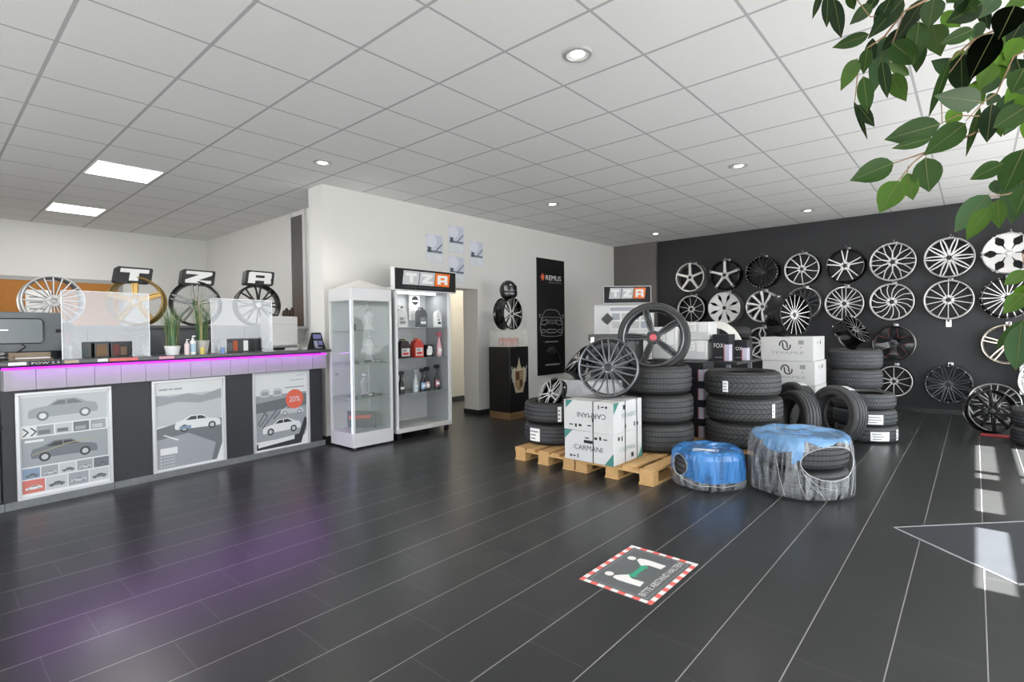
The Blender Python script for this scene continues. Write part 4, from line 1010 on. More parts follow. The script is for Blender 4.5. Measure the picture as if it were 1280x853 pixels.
carton(cx0, cy0, PZ, cw, cd, ch_, 'lower white wheel carton standing on the pallet, lettering upright')
carton(cx0-.005, cy0, PZ+ch_+.001, cw+.005, cd, ch_, 'upper white wheel carton with its lettering upside down, below the dark spoked wheel', True)
for x_, nm in ((cx0+.30, 'black strap across the front of the two white cartons'),):
    t = thing('packing_strap', nm, 'strap', Tr(x_, cy0, PZ), 'straps round the white cartons')
    part('band', MB().box(0, .008, -.004, -.0025, 0, 2*ch_+.003).box(0, .008, -.004, cd+.004, 2*ch_+.002, 2*ch_+.0035).box(0,.008,cd+.0025,cd+.004,0,2*ch_+.003), black, t); part('buckle', MB().box(-.004,.012,-.007,-.004,.36,.39), blackM, t)
for y_, nm in ((cy0+.19, 'left black strap on the side of the two white cartons'), (cy0+.40, 'right black strap on the side of the two white cartons')):
    t = thing('packing_strap', nm, 'strap', Tr(cx0, y_, PZ), 'straps round the white cartons')
    part('band', MB().box(cw+.0025, cw+.004, 0, .008, 0, 2*ch_+.003).box(-.009, cw+.004, 0, .008, 2*ch_+.004, 2*ch_+.0055).box(-.0095,-.008,0,.008,0,2*ch_+.004), black, t); part('buckle', MB().box(cw+.004,cw+.007,-.004,.012,.30,.33), blackM, t)
zc = PZ+2*ch_+.006
# wheel on the cartons
def stand(R, x, y, z, n, **k):
    """centre of a wheel of radius R whose rim rests at height z when its axis points along n"""
    n = Vector(n).normalized(); low = -R*sqrt(max(0, 1-n.z**2))
    return (x, y, z-low)
n_ = (.42, -.88, .16)
wheel('alloy_wheel', 'dark polished wheel with paired spokes standing on the white cartons', Nz(stand(.272, -2.50, 4.16, zc+.012, n_), n_), .272, .2, 'double', 10, mat('dark_chrome', '#54565a', .33, .6), mat('shadow_chrome', '#77797c', .3, .75), mat('shadow_chrome', '#77797c'), satinB, kw=dict(gap=6.5, w=.05, g0=14), rot=97, hubm=gun)
# left stack
tyre('upper of the two low tyres on the left pallet, small silver wheel lying in it', Tr(-3.33, 4.45, PZ+.216, 2.0), .31, .20, .215, 'fine', 'tyres on the left pallet', stickers=((-.75-2.0, .12, .03, .18),))
tyre('lower of the two low tyres on the left pallet, with white label', Tr(-3.33, 4.45, PZ, 1.0), .31, .20, .215, 'fine', 'tyres on the left pallet', stickers=((-1.62-1.0, .42, .04, .17),))
n_ = (.55, -.78, .35)
wheel('alloy_wheel', 'small silver and black wheel leaning in the top of the two low tyres', Nz((-3.37, 4.42, .635), (-.30,-.79,.46)), .185, .09, 'double', 5, silver2, glossB, silver, glossB, kw=dict(gap=9, w=.09, g0=12), rot=60)
t = thing('wrapped_parcel', 'large pale parcel wrapped in film behind the low tyres and cartons', 'parcel', Tr(-3.52, 4.84, PZ))
part('box', MB().box(0, .79, 0, .30, 0, .60), mat('parcel_grey', '#d3d5d6', .5, noise=.06, nscale=4), t, bevel=.015)
mb = MB()
part('film', MB().box(-.006, .796, -.006, .306, .0, .606), film('cloudy_film', '#e4e6e8', .72, .2, .12, 5), t)
n_ = (-.35, -.62, .72)
wheel('alloy_wheel', 'black wheel with bright spoke faces lying tilted on the pale wrapped parcel', Nz((-3.40, 4.97, .965), (-.52,-.55,.66)), .20, .17, 'double', 5, silver2, glossB, glossB, glossB, kw=dict(gap=7, w=.10, g0=12), rot=10)
t = thing('black_crate', 'black storage crate with a grey lid behind the dark spoked wheel', 'crate', Tr(-3.50, 5.42, 0, .25))
part('box', MB().box(0, .55, 0, .4, 0, 1.16), black, t, bevel=.008); part('lid', MB().box(-.02, .57, -.02, .42, 1.16, 1.235), mat('lid_grey', '#4d4c47', .5), t, bevel=.01)
part('latch', MB().box(.02, .06, -.03, -.02, 1.12, 1.20), alu, t)
# stack B on the right pallet
XB_, YB_ = -2.345, 4.83
for i, (lab, tr) in enumerate([('bottom tyre of the three stacked behind the white cartons', 'sipe'), ('middle tyre of the three stacked behind the white cartons', 'sipe'), ('top tyre of the three stacked behind the white cartons, under the mounted wheel', 'sipe')]):
    tyre(lab, Tr(XB_+[.01,.005,-.012][i], YB_, PZ+.2715*i, .5+i), .332, .22, .27, tr, 'three tyres behind the white cartons')
zb = PZ+.2715*3
n_ = Vector((.36, -.92, .10)).normalized()
R_ = .352
c_ = Vector(stand(R_, XB_-.03, YB_-.03, zb-.085, n_))
TT = Nz(c_, n_)
tyre('thin black tyre of the mounted wheel standing on the tyre stack behind the cartons', TT @ Matrix.Translation((0,0,-.19)), R_, .298, .20, 'sipe', light=False)
wheel('mounted_wheel', 'dark five spoke wheel with a red hub cap inside the thin standing tyre', TT @ Matrix.Translation((0,0,.004)), .296, .19, 'notch', 5, gun, mat('matt_black_alloy', '#161617', .6), mat('shadow_chrome', '#77797c'), satinB, cap=mat('red_cap', '#c4545c', .35), kw=dict(w0=.22, w1=.17), rot=105, hubm=satinB)
# stack C
XC, YC = -1.755, 5.50
for i, (lab, st) in enumerate([('bottom tyre of the middle stack with zigzag tread', ()), ('second tyre of the middle zigzag stack', ((-.45, .10, .06, .19),)), ('top tyre of the middle stack with zigzag tread and a white tag', ((-1.68, .15, .055, .16),))]):
    tyre(lab, Tr(XC+[0,.01,-.005][i], YC, PZ+.2465*i, 0), .357, .23, .245, 'chev', 'zigzag tread tyres in mid room', stickers=st)
# dark small cartons between the stacks
def fox(x, y, z, w, d, h, lab, txt=True, rz=0):
    t = thing('parts_carton', lab, 'carton', Tr(x, y, z, rz), 'black FOX cartons')
    part('box', MB().box(0, w, 0, d, 0, h), mat('carton_black', '#232427', .5, 0, .3), t, bevel=.003)
    part('stripe_edge', MB().box(w-.05, w+.001, -.0015, d*.5, 0.002, h*.62), mat('pale_violet', '#c3bfd0', .5), t); part('red_edge', MB().box(w-.060, w-.05, -.0015, -.0005, .002, h*.62), mat('red_edge', '#b0606a', .5), t)
    if txt: text('FOX', min(.13, w*.58), min(.05, h*.17), paper, t, Fr((.02, -.002, h*.5), (1,0,0), (0,0,1)))
    part('fine_print', MB().box(.03, w*.6, -.0015, -.0005, h*.12, h*.15), inkG, t)
for i in range(4): fox(-2.42, 5.50, PZ+.2*i+.0005, .27, .3, .198, ['lowest','second lowest','third','topmost'][i]+' black FOX carton in the narrow pile between the two tyre stacks', i == 3)
t = thing('storage_table', 'grey table behind the tyre stacks carrying wrapped parts', 'table', Tr(-3.05, 6.0, 0))
part('table_top', MB().box(0, 1.08, 0, .88, .885, .915), mat('table_grey', '#2f3031', .5), t)
for x_, y_ in ((.03,.03),(.95,.03),(.03,.78),(.95,.78)): part('leg', MB().box(x_, x_+.04, y_, y_+.04, 0, .885), grey, t)
fox(-2.28, 6.10, .9155, .19, .2, .305, 'tall grey FOX carton on the table behind the middle tyre stack')
fox(-2.13, 6.32, .9155, .165, .2, .235, 'smaller FOX carton right of the tall one, behind the middle tyre stack')
t = thing('tan_roll', 'small tan roll beside the right FOX carton', 'roll', Tr(-2.10, 6.45, .9155))
part('roll', MB().cyl(.05,.05,0,.07,20), pine, t); part('core', MB().cyl(.02,.02,.07,.071,16), ink, t)
def white_parcel(x, y, z, w, d, h, lab, rz=0):
    t = thing('wrapped_parcel', lab, 'parcel', Tr(x, y, z, rz), 'white wrapped parcels on the table')
    part('box', MB().box(0, w, 0, d, 0, h), mat('parcel_white', '#cfd0d0', .45, noise=.12, nscale=7), t, bevel=.02)
    part('paper_sheet', MB().box(.03, w*.55, -.004, -.001, h*.5, h*.92), paper, t); part('paper_sheet', MB().box(w*.62, w*.9, -.004, -.001, h*.45, h*.95), paper, t)
    part('print_lines', MB().box(.05, w*.5, -.0048, -.004, h*.8, h*.82).box(.05, w*.45, -.0048, -.004, h*.7, h*.72).box(.05, w*.5, -.0048, -.004, h*.6, h*.62), inkG, t)
white_parcel(-2.66, 6.10, .9155, .32, .25, .23, 'lower white wrapped parcel right of the big mounted wheel')
white_parcel(-2.66, 6.12, 1.147, .34, .25, .22, 'upper white wrapped parcel right of the big mounted wheel')
white_parcel(-3.03, 6.08, .9155, .33, .25, .40, 'white parcel on the table seen through the big mounted wheel')
t = thing('bumper_panel', 'curved white body panel standing behind the FOX cartons', 'car part', Tr(-2.40, 6.60, .9155))
mb = MB(); n = 14; v = []
for i in range(n):
    a = radians(100-80*i/(n-1)); 
    for rr, yy in ((.44, 0), (.36, -.03), (.36, .03), (.44, .06)): v.append((-.02+rr*.76*cos(a), yy, rr*1.05*sin(a)))
fs = []
for i in range(n-1):
    for q in range(4): fs.append((4*i+q, 4*i+4+q, 4*i+4+(q+1)%4, 4*i+(q+1)%4))
fs += [(3,2,1,0), tuple(4*(n-1)+q for q in range(4))]
mb.add(v, fs); part('panel', mb, mat('panel_white', '#dedcd8', .3), t); part('bracket', MB().box(-.10, .0, -.01, .07, 0, .40).box(.22,.29,-.01,.07,0,.16), grey, t)
t = thing('black_cushion', 'black rounded cushion at the right end of the white body panel', 'cushion', Tr(-2.19, 6.80, .9155))
part('support', MB().box(-.12,.12,-.06,.06,0,.26), black, t); part('pad', MB().lathe([(.001,.25),(.10,.26),(.13,.31),(.11,.37),(.05,.39),(.001,.392)], 20), mat('cushion_black','#252526',.7), t)
# NAMLE cartons
def ncarton(z, lab, lt, dx):
    t = thing('rim_carton', lab, 'carton', Tr(-2.0+dx, 7.0, z), 'white cartons with the swirl logo')
    w, d, h = .58, .62, .292
    part('box', MB().box(0, w, 0, d, 0, h), card, t, bevel=.004)
    F1 = Fr((0,-.001,0), (1,0,0), (0,0,1)); mb = MB()
    c = Vector((.275, .19, 0)); r = .042
    for s_ in (1, -1):
        pts = [(c.x+s_*(-.018+r*cos(a)), c.y+s_*(.008+.046*sin(a)*1.0)) for a in [radians(q) for q in range(200, 0, -12)]]
        pts += [(c.x+s_*(.024), c.y-s_*.01), (c.x+s_*.03, c.y-s_*.03)]
        for i in range(len(pts)-1):
            a, b = Vector(pts[i]), Vector(pts[i+1]); d_ = (b-a).normalized()*.0075; wv = Vector((-d_.y, d_.x))
            mb.poly([tuple(a-wv)+(0,), tuple(a+wv)+(0,), tuple(b+wv+d_*.4)+(0,), tuple(b-wv+d_*.4)+(0,)])
    part('swirl_logo', mb, ink, t, T=F1, smooth=0)
    text(lt, .36, .03, inkG, t, F1 @ Matrix.Translation((.12, .085, 0)), 'brand_lettering')
    part('marks', MB().box(.42, .48, -.0012, 0, .2, .25).box(.44, .455, -.0014, 0, .155, .17).box(w, w+.0012, .2, .24, .2, .235), inkG, t)
    part('hand_hole', MB().box(w, w+.0015, .36, .40, .20, .24), black, t); part('tape', MB().box(w*.46,w*.54,-.0008,d,h,h+.0008), cm('#c9c7c0'), t)
for i, lab in enumerate(['lowest white carton of the swirl logo stack, hidden behind the leaning tyres','third white carton from the top of the swirl logo stack','second white swirl logo carton from the top','topmost white swirl logo carton, with a black wheel on it']):
    ncarton(.001+.2945*i, lab, 'TEXAMLE', [.0,.012,.008,-.01][i])
n_ = (.88, -.46, .04)
wheel('alloy_wheel', 'deep black wheel with thin bright spokes standing sideways on the top swirl carton', Nz(stand(.265, -1.66, 7.22, 1.181, n_), n_), .265, .25, 'straight', 18, silver, satinB, satinB, glossB, kw=dict(w0=.05,w1=.036))
# stack D and E
XD, YD_ = -1.17, 8.05
for i in range(4):
    tyre(['bottom','third','second','top'][i]+' tyre of the rear stack under the tilted wheel' if i else 'lowest tyre of the rear stack, hidden behind the front stack', Tr(XD, YD_, .001+.2505*i, .3*i), .305, .20, .25, 'winter' if i > 1 else 'fine', 'rear tyre stack by the black wall', light=True)
wheel('alloy_wheel', 'black wheel with polished spokes lying tilted on top of the rear tyre stack', Nz((-1.13, 7.98, 1.27), (.78, -.30, .56)), .205, .20, 'straight', 15, silver, glossB, glossB, glossB, kw=dict(w0=.06,w1=.05,twist=8))
XE, YE = -.955, 7.235
for i in range(3):
    tyre(['lowest','middle','topmost'][i]+' winter tyre of the low front stack by the black wall', Tr(XE+[.015,0,-.01][i], YE, .001+.181*i, .2*i), .31, .20, .18, 'winter', 'low winter tyre stack', light=True, stickers=[((-1.0, .62, .03, .13), (-.27,.14,.03,.15)), ((-1.33, .55, .03, .135),), ()][i], grooves=3)
# leaning tyres
def lean(lab, x, y, R, r, W, n, tr, st=(), z=None, light=True):
    n = Vector(n).normalized(); zc_ = R*sqrt(1-n.z**2)+W*max(0, n.z)*.0
    T = Nz((x, y, zc_+abs(n.z)*W*.5+.001), n) @ Matrix.Translation((0,0,-W/2))
    return tyre(lab, T, R, r, W, tr, 'tyres leaning by the winter stack', light=light, stickers=st)
lean('grey tyre standing on edge against the low winter stack, its open centre to the camera', -1.14, 6.70, .318, .215, .20, (-.50, -.85, .12), 'fine', ((1.25, .35, .05, .13),))
lean('ribbed tyre standing on edge right behind the big wrapped pair', -1.45, 6.28, .30, .20, .20, (-.66, -.74, .10), 'fine', light=False)
lean('tyre with a white label standing farthest back of the leaning ones', -1.57, 6.73, .325, .21, .2, (-.66, -.74, .08), 'fine', ((1.3, .3, .05, .13),), light=False)
# wrapped bundles
def wrapped(lab, x, y, R, H, mats, zone, hole, tyres, seed, tearlab):
    """tyres in stretch film: zone(theta, s) -> film slot, hole(theta, s) -> torn open"""
    t = thing('wrapped_tyre_bundle' if len(tyres) > 1 else 'wrapped_tyre', lab, 'tyre', Tr(x, y, 0))
    for z, RR, W, tr in tyres:
        a, b = tyre_meshes(RR, RR*.64, W, tr, False, 4)
        tm = link('tyre', a, t, Matrix.Translation((0,0,z))); link('sidewall', b, tm)
    rnd = random.Random(seed); na, ns = 220, 110
    ph = [rnd.uniform(0, 6.28) for _ in range(12)]
    prof = []
    Rb = R*.93
    key = [(R*.90,.004),(R*.975,.02),(R,.06),(R*1.0,H*.5),(R*.985,H*.80),(R*.94,H*.93),(R*.86,H*.985),(R*.74,H),(R*.60,H*.985),(R*.45,H*.955),(R*.22,H*.935),(.001,H*.93)]
    ls = [0]
    for i in range(1, len(key)): ls.append(ls[-1]+hypot(key[i][0]-key[i-1][0], key[i][1]-key[i-1][1]))
    def at(s):
        d = s*ls[-1]
        for i in range(1, len(key)):
            if d <= ls[i]+1e-9:
                q = (d-ls[i-1])/(ls[i]-ls[i-1]); return lerp(key[i-1][0], key[i][0], q), lerp(key[i-1][1], key[i][1], q)
        return key[-1]
    V = []
    for i in range(ns+1):
        r, z = at(i/ns)
        for j in range(na):
            a = 2*pi*j/na
            wr = .006*sin(5*a+ph[0]+5*z)+.003*sin(11*a+ph[1]-10*z)+.0022*sin(29*a+ph[2]+16*z)+.0018*sin(53*a+ph[3]-25*z)
            wr *= min(1, r/(R*.6)); k_ = 1 if z < H*.9 else .35
            zz = z + (.004*sin(7*a+ph[4]+14*r/R) if z > H*.8 else 0)
            V.append(((r+wr*k_)*cos(a), (r+wr*k_)*sin(a), max(.002, zz)))
    buckets = {}
    for i in range(ns):
        for j in range(na):
            a = 2*pi*(j+.5)/na; r, z = at((i+.5)/ns)
            aa = (a+pi) % (2*pi)-pi
            if hole(aa, z, r): continue
            buckets.setdefault(zone(aa, z, r), []).append((i*na+j, i*na+(j+1)%na, (i+1)*na+(j+1)%na, (i+1)*na+j))
    for mi, fs in buckets.items():
        used = sorted({i for f in fs for i in f}); ix = {q: p for p, q in enumerate(used)}
        mb = MB(); mb.add([V[q] for q in used], [tuple(ix[q] for q in f) for f in fs])
        part(['clear_film', 'blue_film'][mi], mb, mats[mi], t, smooth=60, label=['cloudy clear stretch film', 'blue stretch film'][mi])
    return t
clearF = film('stretch_film_clear', '#dfe3e6', .80, .18, .20, 30, .12, .6); blueF = film('stretch_film_blue', '#3f86cc', .40, .2, .24, 10, .25, .7)
# angle 0 = +x; camera lies towards about -70..-80 degrees
def el(a, z, a0, z0, ra, rz): return ((a-a0)/ra)**2+((z-z0)/rz)**2 < 1
bx, by, bR = -1.05, 4.66, .372
va = atan2(-by, -bx)            # direction towards the camera
big_ = wrapped('big film wrapped pair of tyres, blue on top and torn open at the right', bx, by, bR, .47, [clearF, film('stretch_film_pale_blue', '#7fb2e4', .42, .2, .18, 5, .5, .5)],
        lambda a, z, r: 1 if (z > .425+.015*sin(9*a) or r < bR*.9 and z > .3 or (z > .29+.02*sin(40*a) and abs(a-(va-.04)) < .10) or (z > .30 and -.75 < a-va < .10 and z > .385-.03*sin(6*a)-.08*max(0,a-va+.5))) else 0,
        lambda a, z, r: z < .43 and el(a, z, va+.62, .29, .60, .125), [(.010, .338, .208, 'sipe'), (.220, .338, .208, 'sipe')], 3, '')
foldM = film('film_fold_white', '#e6eaec', .45, .25)
def hug(R, a, z, H, k=.004):
    q = max(0, z-H*.8)/(H*.2); return ((R*(1-.07*q*q)+k)*cos(a), (R*(1-.07*q*q)+k)*sin(a), z)
part('torn_edge', MB().tube([hug(bR, va+.62+.60*cos(t), .29+.125*sin(t), .47) for t in [2*pi*i/60 for i in range(61)]], .0022, 6), foldM, big_, label='white rolled edge of the torn film')
for pts in ([(-.42,.30),(-.36,.16),(-.25,.02)], [(-.05,.27),(.0,.14),(.12,.02)], [(.02,.25),(.2,.13),(.42,.05)], [(.1,.2),(.35,.12),(.75,.09)], [(1.25,.3),(1.22,.16),(1.1,.03)], [(.3,.12),(.4,.06),(.46,.02)]):
    P = []
    for i in range(len(pts)-1):
        for q in range(8): t_ = q/8; P.append(hug(bR, va+lerp(pts[i][0], pts[i+1][0], t_), lerp(pts[i][1], pts[i+1][1], t_), .47))
    part('film_fold', MB().tube(P, .0013, 5), foldM, big_)
sx, sy, sR = -1.665, 4.345, .288
va2 = atan2(-sy, -sx)
wt = wrapped('smaller tyre wrapped in blue film beside the pallet corner, torn at its left', sx, sy, sR, .312, [clearF, blueF],
        lambda a, z, r: 0 if z < .075+.05*max(0, va2-.1-a) else 1, lambda a, z, r: el(a, z, va2-.86, .19, .30, .085), [(.010, .258, .245, 'fine')], 8, '')
part('torn_edge', MB().tube([hug(sR, va2-.86+.30*cos(t), .19+.085*sin(t), .312) for t in [2*pi*i/40 for i in range(41)]], .0018, 6), foldM, wt)
P = [hug(sR, va2-1.2+2.2*i/24, .14-.085*min(1,i/9)+.004*sin(i), .312) for i in range(25)]
part('film_fold', MB().tube(P, .0014, 5), foldM, wt)
T = Fr((.02, -.10, .296), (.9,.3,0), (-.3,.9,0))
part('delivery_note', MB().box(-.10, .10, -.05, .05, 0, .0015), paper, wt, T, label='white delivery note on top')
# right edge
for i in range(2):
    tyre(['lower','upper'][i]+' tyre of the pair at the right edge of the picture', Tr(.62, 7.93, .001+.201*i, i), .33, .21, .20, 'fine', 'two tyres at the right edge', light=True)
wheel('alloy_wheel', 'bright chrome wheel standing on the two tyres at the right edge', Nz(stand(.27, .62, 8.02, .412, (-.15,-.97,.18)), (-.15,-.97,.18)), .27, .18, 'vee', 10, chrome, silver, chrome, chrome, kw=dict(gap=9, w=.06))
n_ = (-.05,-.93,.36)
wheel('alloy_wheel', 'silver wheel leaning on the black wall behind the black floor wheel', Nz(stand(.27, .19, 9.30, .02, n_), n_), .27, .2, 'double', 8, silver, gun, silver, silver, kw=dict(gap=8))
n_ = (.40,-.88,.22)
wheel('alloy_wheel', 'black ten spoke wheel standing on the floor beside the two right tyres', Nz(stand(.255, .17, 8.50, .015, n_), n_), .255, .13, 'straight', 10, glossB, glossB, glossB, glossB, kw=dict(w0=.11, w1=.13))
t = thing('floor_wedge', 'flat red strip on the floor under the black standing wheel', 'wedge', Tr(.05, 8.22, 0, -.1))
part('strip', MB().box(0, .34, 0, .12, 0, .012), mat('wedge_red', '#a8383c', .5), t, bevel=.003); part('end_cap', MB().box(-.01,.0,0,.12,0,.014), ink, t)
t = thing('notice_board', 'white board with dark print leaning behind the chrome wheel', 'board', Fr((.44, 9.5, .38), (1,0,0), (0,.1,1)))
part('panel', MB().box(0, .5, 0, .60, 0, .02), cm('#c9c9c7'), t); part('print_lines', MB().box(.03,.4,.5,.53,.02,.0205).box(.03,.4,.44,.46,.02,.0205).box(.03,.4,.38,.4,.02,.0205), inkG, t); part('foot', MB().box(.05, .12, -.38, 0, 0, .02).box(.38,.45,-.38,0,0,.02), grey, t)
# second sign stand
t = thing('pegboard_stand', 'pale pegboard stand with posters at the far end of the white wall', 'stand', Tr(-4.80, 7.55, 0, .72))
part('frame', MB().frame(0, 1.0, -.03, .03, .03, 0, 1.72).box(0, 1.0, -.03,.03,1.69,1.72), whiteM, t)
part('peg_panel', MB().box(.03, .97, -.012, .012, .0, 1.69), perfM, t)
part('foot', MB().box(0, .06, -.3, .3, 0, .03).box(.94, 1.0, -.3, .3, 0, .03), whiteM, t)
FR2 = Fr((0,-.032,0), (1,0,0), (0,0,1))
mb = MB(); rect(mb, .26, .97, 1.27, 1.68, 0, 0); rect(mb, .26, .97, .85, 1.25, 0, 0); rect(mb, .27, .96, 1.60, 1.66, .001, 1); rect(mb, .27, .6, .93, 1.02, .001, 2); rect(mb, .27, .6, .90, .92, .001, 3)
for i in range(2):
    for j in range(4): rect(mb, .30+.16*j, .43+.16*j, 1.31+.14*i, 1.42+.14*i, .001, 1 if (i+j) % 2 else 4)
for j in range(3): rect(mb, .3+.2*j, .46+.2*j, 1.08, 1.18, .001, 4)
part('poster', mb, [paper, cm('#a9adb8'), cm('#cf7a72'), cm('#3b3f66'), cm('#c9cac8')], t, T=FR2)
t = thing('diamond_plaque', 'small black diamond plaque on the pegboard stand', 'plaque', Tr(-4.80, 7.55, 0, .72) @ Fr((.22,-.034,1.47), (1,0,1), (-1,0,1)))
part('plate', MB().box(-.07,.07,-.07,.07,0,.012), black, t); part('rim', MB().frame(-.07,.07,-.07,.07,.008,.012,.015), dgrey, t)
tzr_sign(Tr(-4.80, 7.55, 0, .72) @ Fr((.16,-.02,1.725), (1,0,0), (0,0,1)), .80, .29, 'smaller looking TZR sign on the pegboard stand near the black wall')
# ------------------------------------------------------------------ wheels on the black wall
def hook(x, z, lab):
    t = thing('wall_hook', lab, 'hook', Tr(x, YD, z), 'wheel hooks on the black wall')
    part('plate', MB().box(-.03, .03, -.006, 0, -.02, .02), alu, t); part('peg', MB().tube([(0,-.006,0),(0,-.20,.0),(0,-.225,.02)], .01, 8), alu, t)
wn = (0.0, -1, .0)
def ww(x, z, R, lab, style, n, face, flank, rimf, barrel, W=.19, hk=True, **k):
    t = wheel('wall_wheel', lab, Nz((x, YD-W-.012, z), wn), R, W, style, n, face, flank, rimf, barrel, group='alloy wheels on the black wall', **k)
    if hk: hook(x+.02, z+R+.012, 'silver hook above the '+lab.split(',')[0])
r1, r2, r3, r4 = 2.25, 1.655, 1.03, .465
s2, sv, gb, gn = silver2, silver, glossB, gun
ww(-4.02, r1, .272, 'silver deep five spoke wheel, leftmost of the top row', 'straight', 5, s2, sv, s2, sv, .24, kw=dict(w0=.2,w1=.16))
ww(-3.40, r1, .272, 'silver star wheel with a black rim, second in the top row', 'star', 5, s2, sv, gb, gb, lip=False)
ww(-2.77, r1, .268, 'black riveted wheel, third in the top row', 'vee', 10, satinB, gb, gb, gb, rivets=30, kw=dict(gap=8), cap=gn)
ww(-2.15, r1, .262, 'black wheel with ten bright spoke faces, fourth in the top row', 'straight', 10, s2, gb, s2, gb, kw=dict(w0=.09,w1=.07,twist=6))
ww(-1.54, r1, .270, 'black wheel with five bright forked spokes, fifth in the top row', 'double', 5, s2, gb, gb, gb, kw=dict(gap=10,w=.09,g0=9), lip=False, hubm=s2)
ww(-.93, r1, .288, 'silver wheel with branching spokes, sixth in the top row', 'fork', 10, s2, gn, s2, gn, kw=dict(gap=12,w=.07,rs=.5))
ww(-.28, r1, .284, 'silver wheel with a lattice of crossed spokes, seventh in the top row', 'vee', 10, s2, gn, s2, gn, kw=dict(gap=15,w=.085))
ww(.335, r1, .272, 'silver disc wheel with six dark holes, rightmost of the top row', 'wide', 6, s2, sv, s2, sv, kw=dict(slot=.42,r0=.40,r1=.78), cap=s2)
ww(-4.02, r2, .262, 'black wheel with thin silver spokes, leftmost of the second row', 'straight', 10, s2, gb, s2, gb, kw=dict(w0=.06,w1=.045,twist=5))
ww(-3.39, r2, .285, 'deep silver wheel with short slots, second in the second row', 'wide', 8, s2, sv, s2, sv, .24, kw=dict(slot=.26,r0=.42,r1=.78))
ww(-2.76, r2, .272, 'silver ten spoke wheel with broad blades, third in the second row', 'blade', 10, s2, sv, s2, sv, cap=gn)
ww(-2.13, r2+.03, .262, 'silver rimmed wheel half hidden behind the sideways black wheel, second row', 'vee', 8, gn, gb, sv, sv)
ww(-1.55, r2, .268, 'silver wheel with paired crossing spokes, fifth in the second row', 'double', 10, s2, gb, s2, gn, kw=dict(gap=6,w=.05,g0=14))
ww(-.94, r2, .278, 'silver wheel with swirling spokes, sixth in the second row', 'straight', 15, s2, gb, s2, gb, kw=dict(w0=.055,w1=.06,twist=-16,bend=5))
ww(-.285, r2, .281, 'silver wheel with fourteen thin straight spokes, seventh in the second row', 'straight', 14, s2, gn, s2, gn, kw=dict(w0=.05,w1=.045))
ww(.325, r2, .278, 'rimless looking wheel with twenty pale spokes, rightmost of the second row', 'straight', 20, s2, gb, gb, gb, kw=dict(w0=.05,w1=.065,r1=1.0), lip=False, hubm=s2)
ww(-2.76, r3, .272, 'silver wheel with five looped spokes, leftmost of the third row', 'loop', 5, s2, sv, s2, sv, kw=dict(w=.085))
ww(-.92, r3, .264, 'black wheel with thin red pinstripes, in the third row', 'web', 5, mat('pinstripe_red', '#b05a60', .4), gb, gb, sv, rot=54, hubm=gn, lip=True)
ww(.325, r3, .268, 'champagne wheel with five double spokes, rightmost of the third row', 'double', 5, champ, gn, champ, champ, kw=dict(gap=6,w=.085,g0=12))
ww(-.91, r4, .230, 'silver ten spoke wheel with a pale edge, left in the lowest row', 'straight', 10, s2, gb, s2, gb, kw=dict(w0=.075,w1=.055))
ww(-.28, r4-.01, .268, 'gunmetal wheel with a fine spoke lattice, right in the lowest row', 'vee', 12, gn, satinB, gn, gn, kw=dict(gap=12,w=.055), rivets=16)
t = thing('wall_hook', 'empty silver hook on the bare patch of the black wall', 'hook', Tr(-.285, YD, 1.33), 'wheel hooks on the black wall')
part('plate', MB().box(-.03, .03, -.008, 0, -.06, .06), alu, t); part('peg', MB().tube([(0,-.006,.02),(0,-.16,.02),(0,-.17,.05)], .012, 8), alu, t); part('stop', MB().cyl(.02,.02,0,.012,14,0,Fr((0,-.006,-.03),(1,0,0),(0,0,1))), chrome, t)

# ------------------------------------------------------------------ floor sticker (x along +Y world, y towards -X)
t = thing('floor_sticker', 'square floor sticker asking to keep distance, with red and white striped border', 'sticker', Fr((-1.13, 2.25, .0005), (0,1,0), (-1,0,0)))
w_, h_ = .56, .405
part('sheet', MB().box(0, w_, 0, h_, 0, .001), mat('sticker_grey', '#5c5f60', .4), t)
redw = [mat('sticker_red', '#e2665f', .45), mat('sticker_white', '#e2dfdc', .45)]
mb = MB(); bw = .026; n = 14
for i in range(n): a, b = w_*i/n, w_*(i+1)/n; [rect(mb, a, b, y0, y0+bw, .0014, i % 2) for y0 in (0, h_-bw)]
n = 9
for i in range(n): a, b = bw+(h_-2*bw)*i/n, bw+(h_-2*bw)*(i+1)/n; [rect(mb, x0, x0+bw, a, b, .0014, (i+1) % 2) for x0 in (0, w_-bw)]
part('striped_border', mb, redw, t, smooth=0)
mb = MB()
for a, b, c, d in [(.042,w_-.042,.042,.0435),(.042,w_-.042,h_-.0435,h_-.042),(.042,.0435,.042,h_-.042),(w_-.0435,w_-.042,.042,h_-.042)]: rect(mb, a, b, c, d, .0014, 0)
part('inner_line', mb, cm('#b8bbbb'), t, smooth=0)
text('BITTE ABSTAND HALTEN!', .465, .036, redw[1], t, Matrix.Translation((.05, .060, .0016)))
for hx, s_ in ((.155, 1), (.398, -1)):
    mb = MB(); mb.poly([(hx+.024*cos(a*pi/10), .317+.024*sin(a*pi/10), .0016) for a in range(20)]); part('pictogram_head', mb, redw[1], t, smooth=0)
    P = [(-.028,.125),(.028,.13),(.024,.20),(.045,.222),(.055,.232),(.022,.266),(.0,.285),(-.026,.280),(-.034,.25),(-.034,.20)]
    q = [(hx+s_*a, b, .0016) for a, b in P]; part('pictogram_body', MB().poly(q if s_ > 0 else q[::-1]), redw[1], t, smooth=0)
y_ = .212
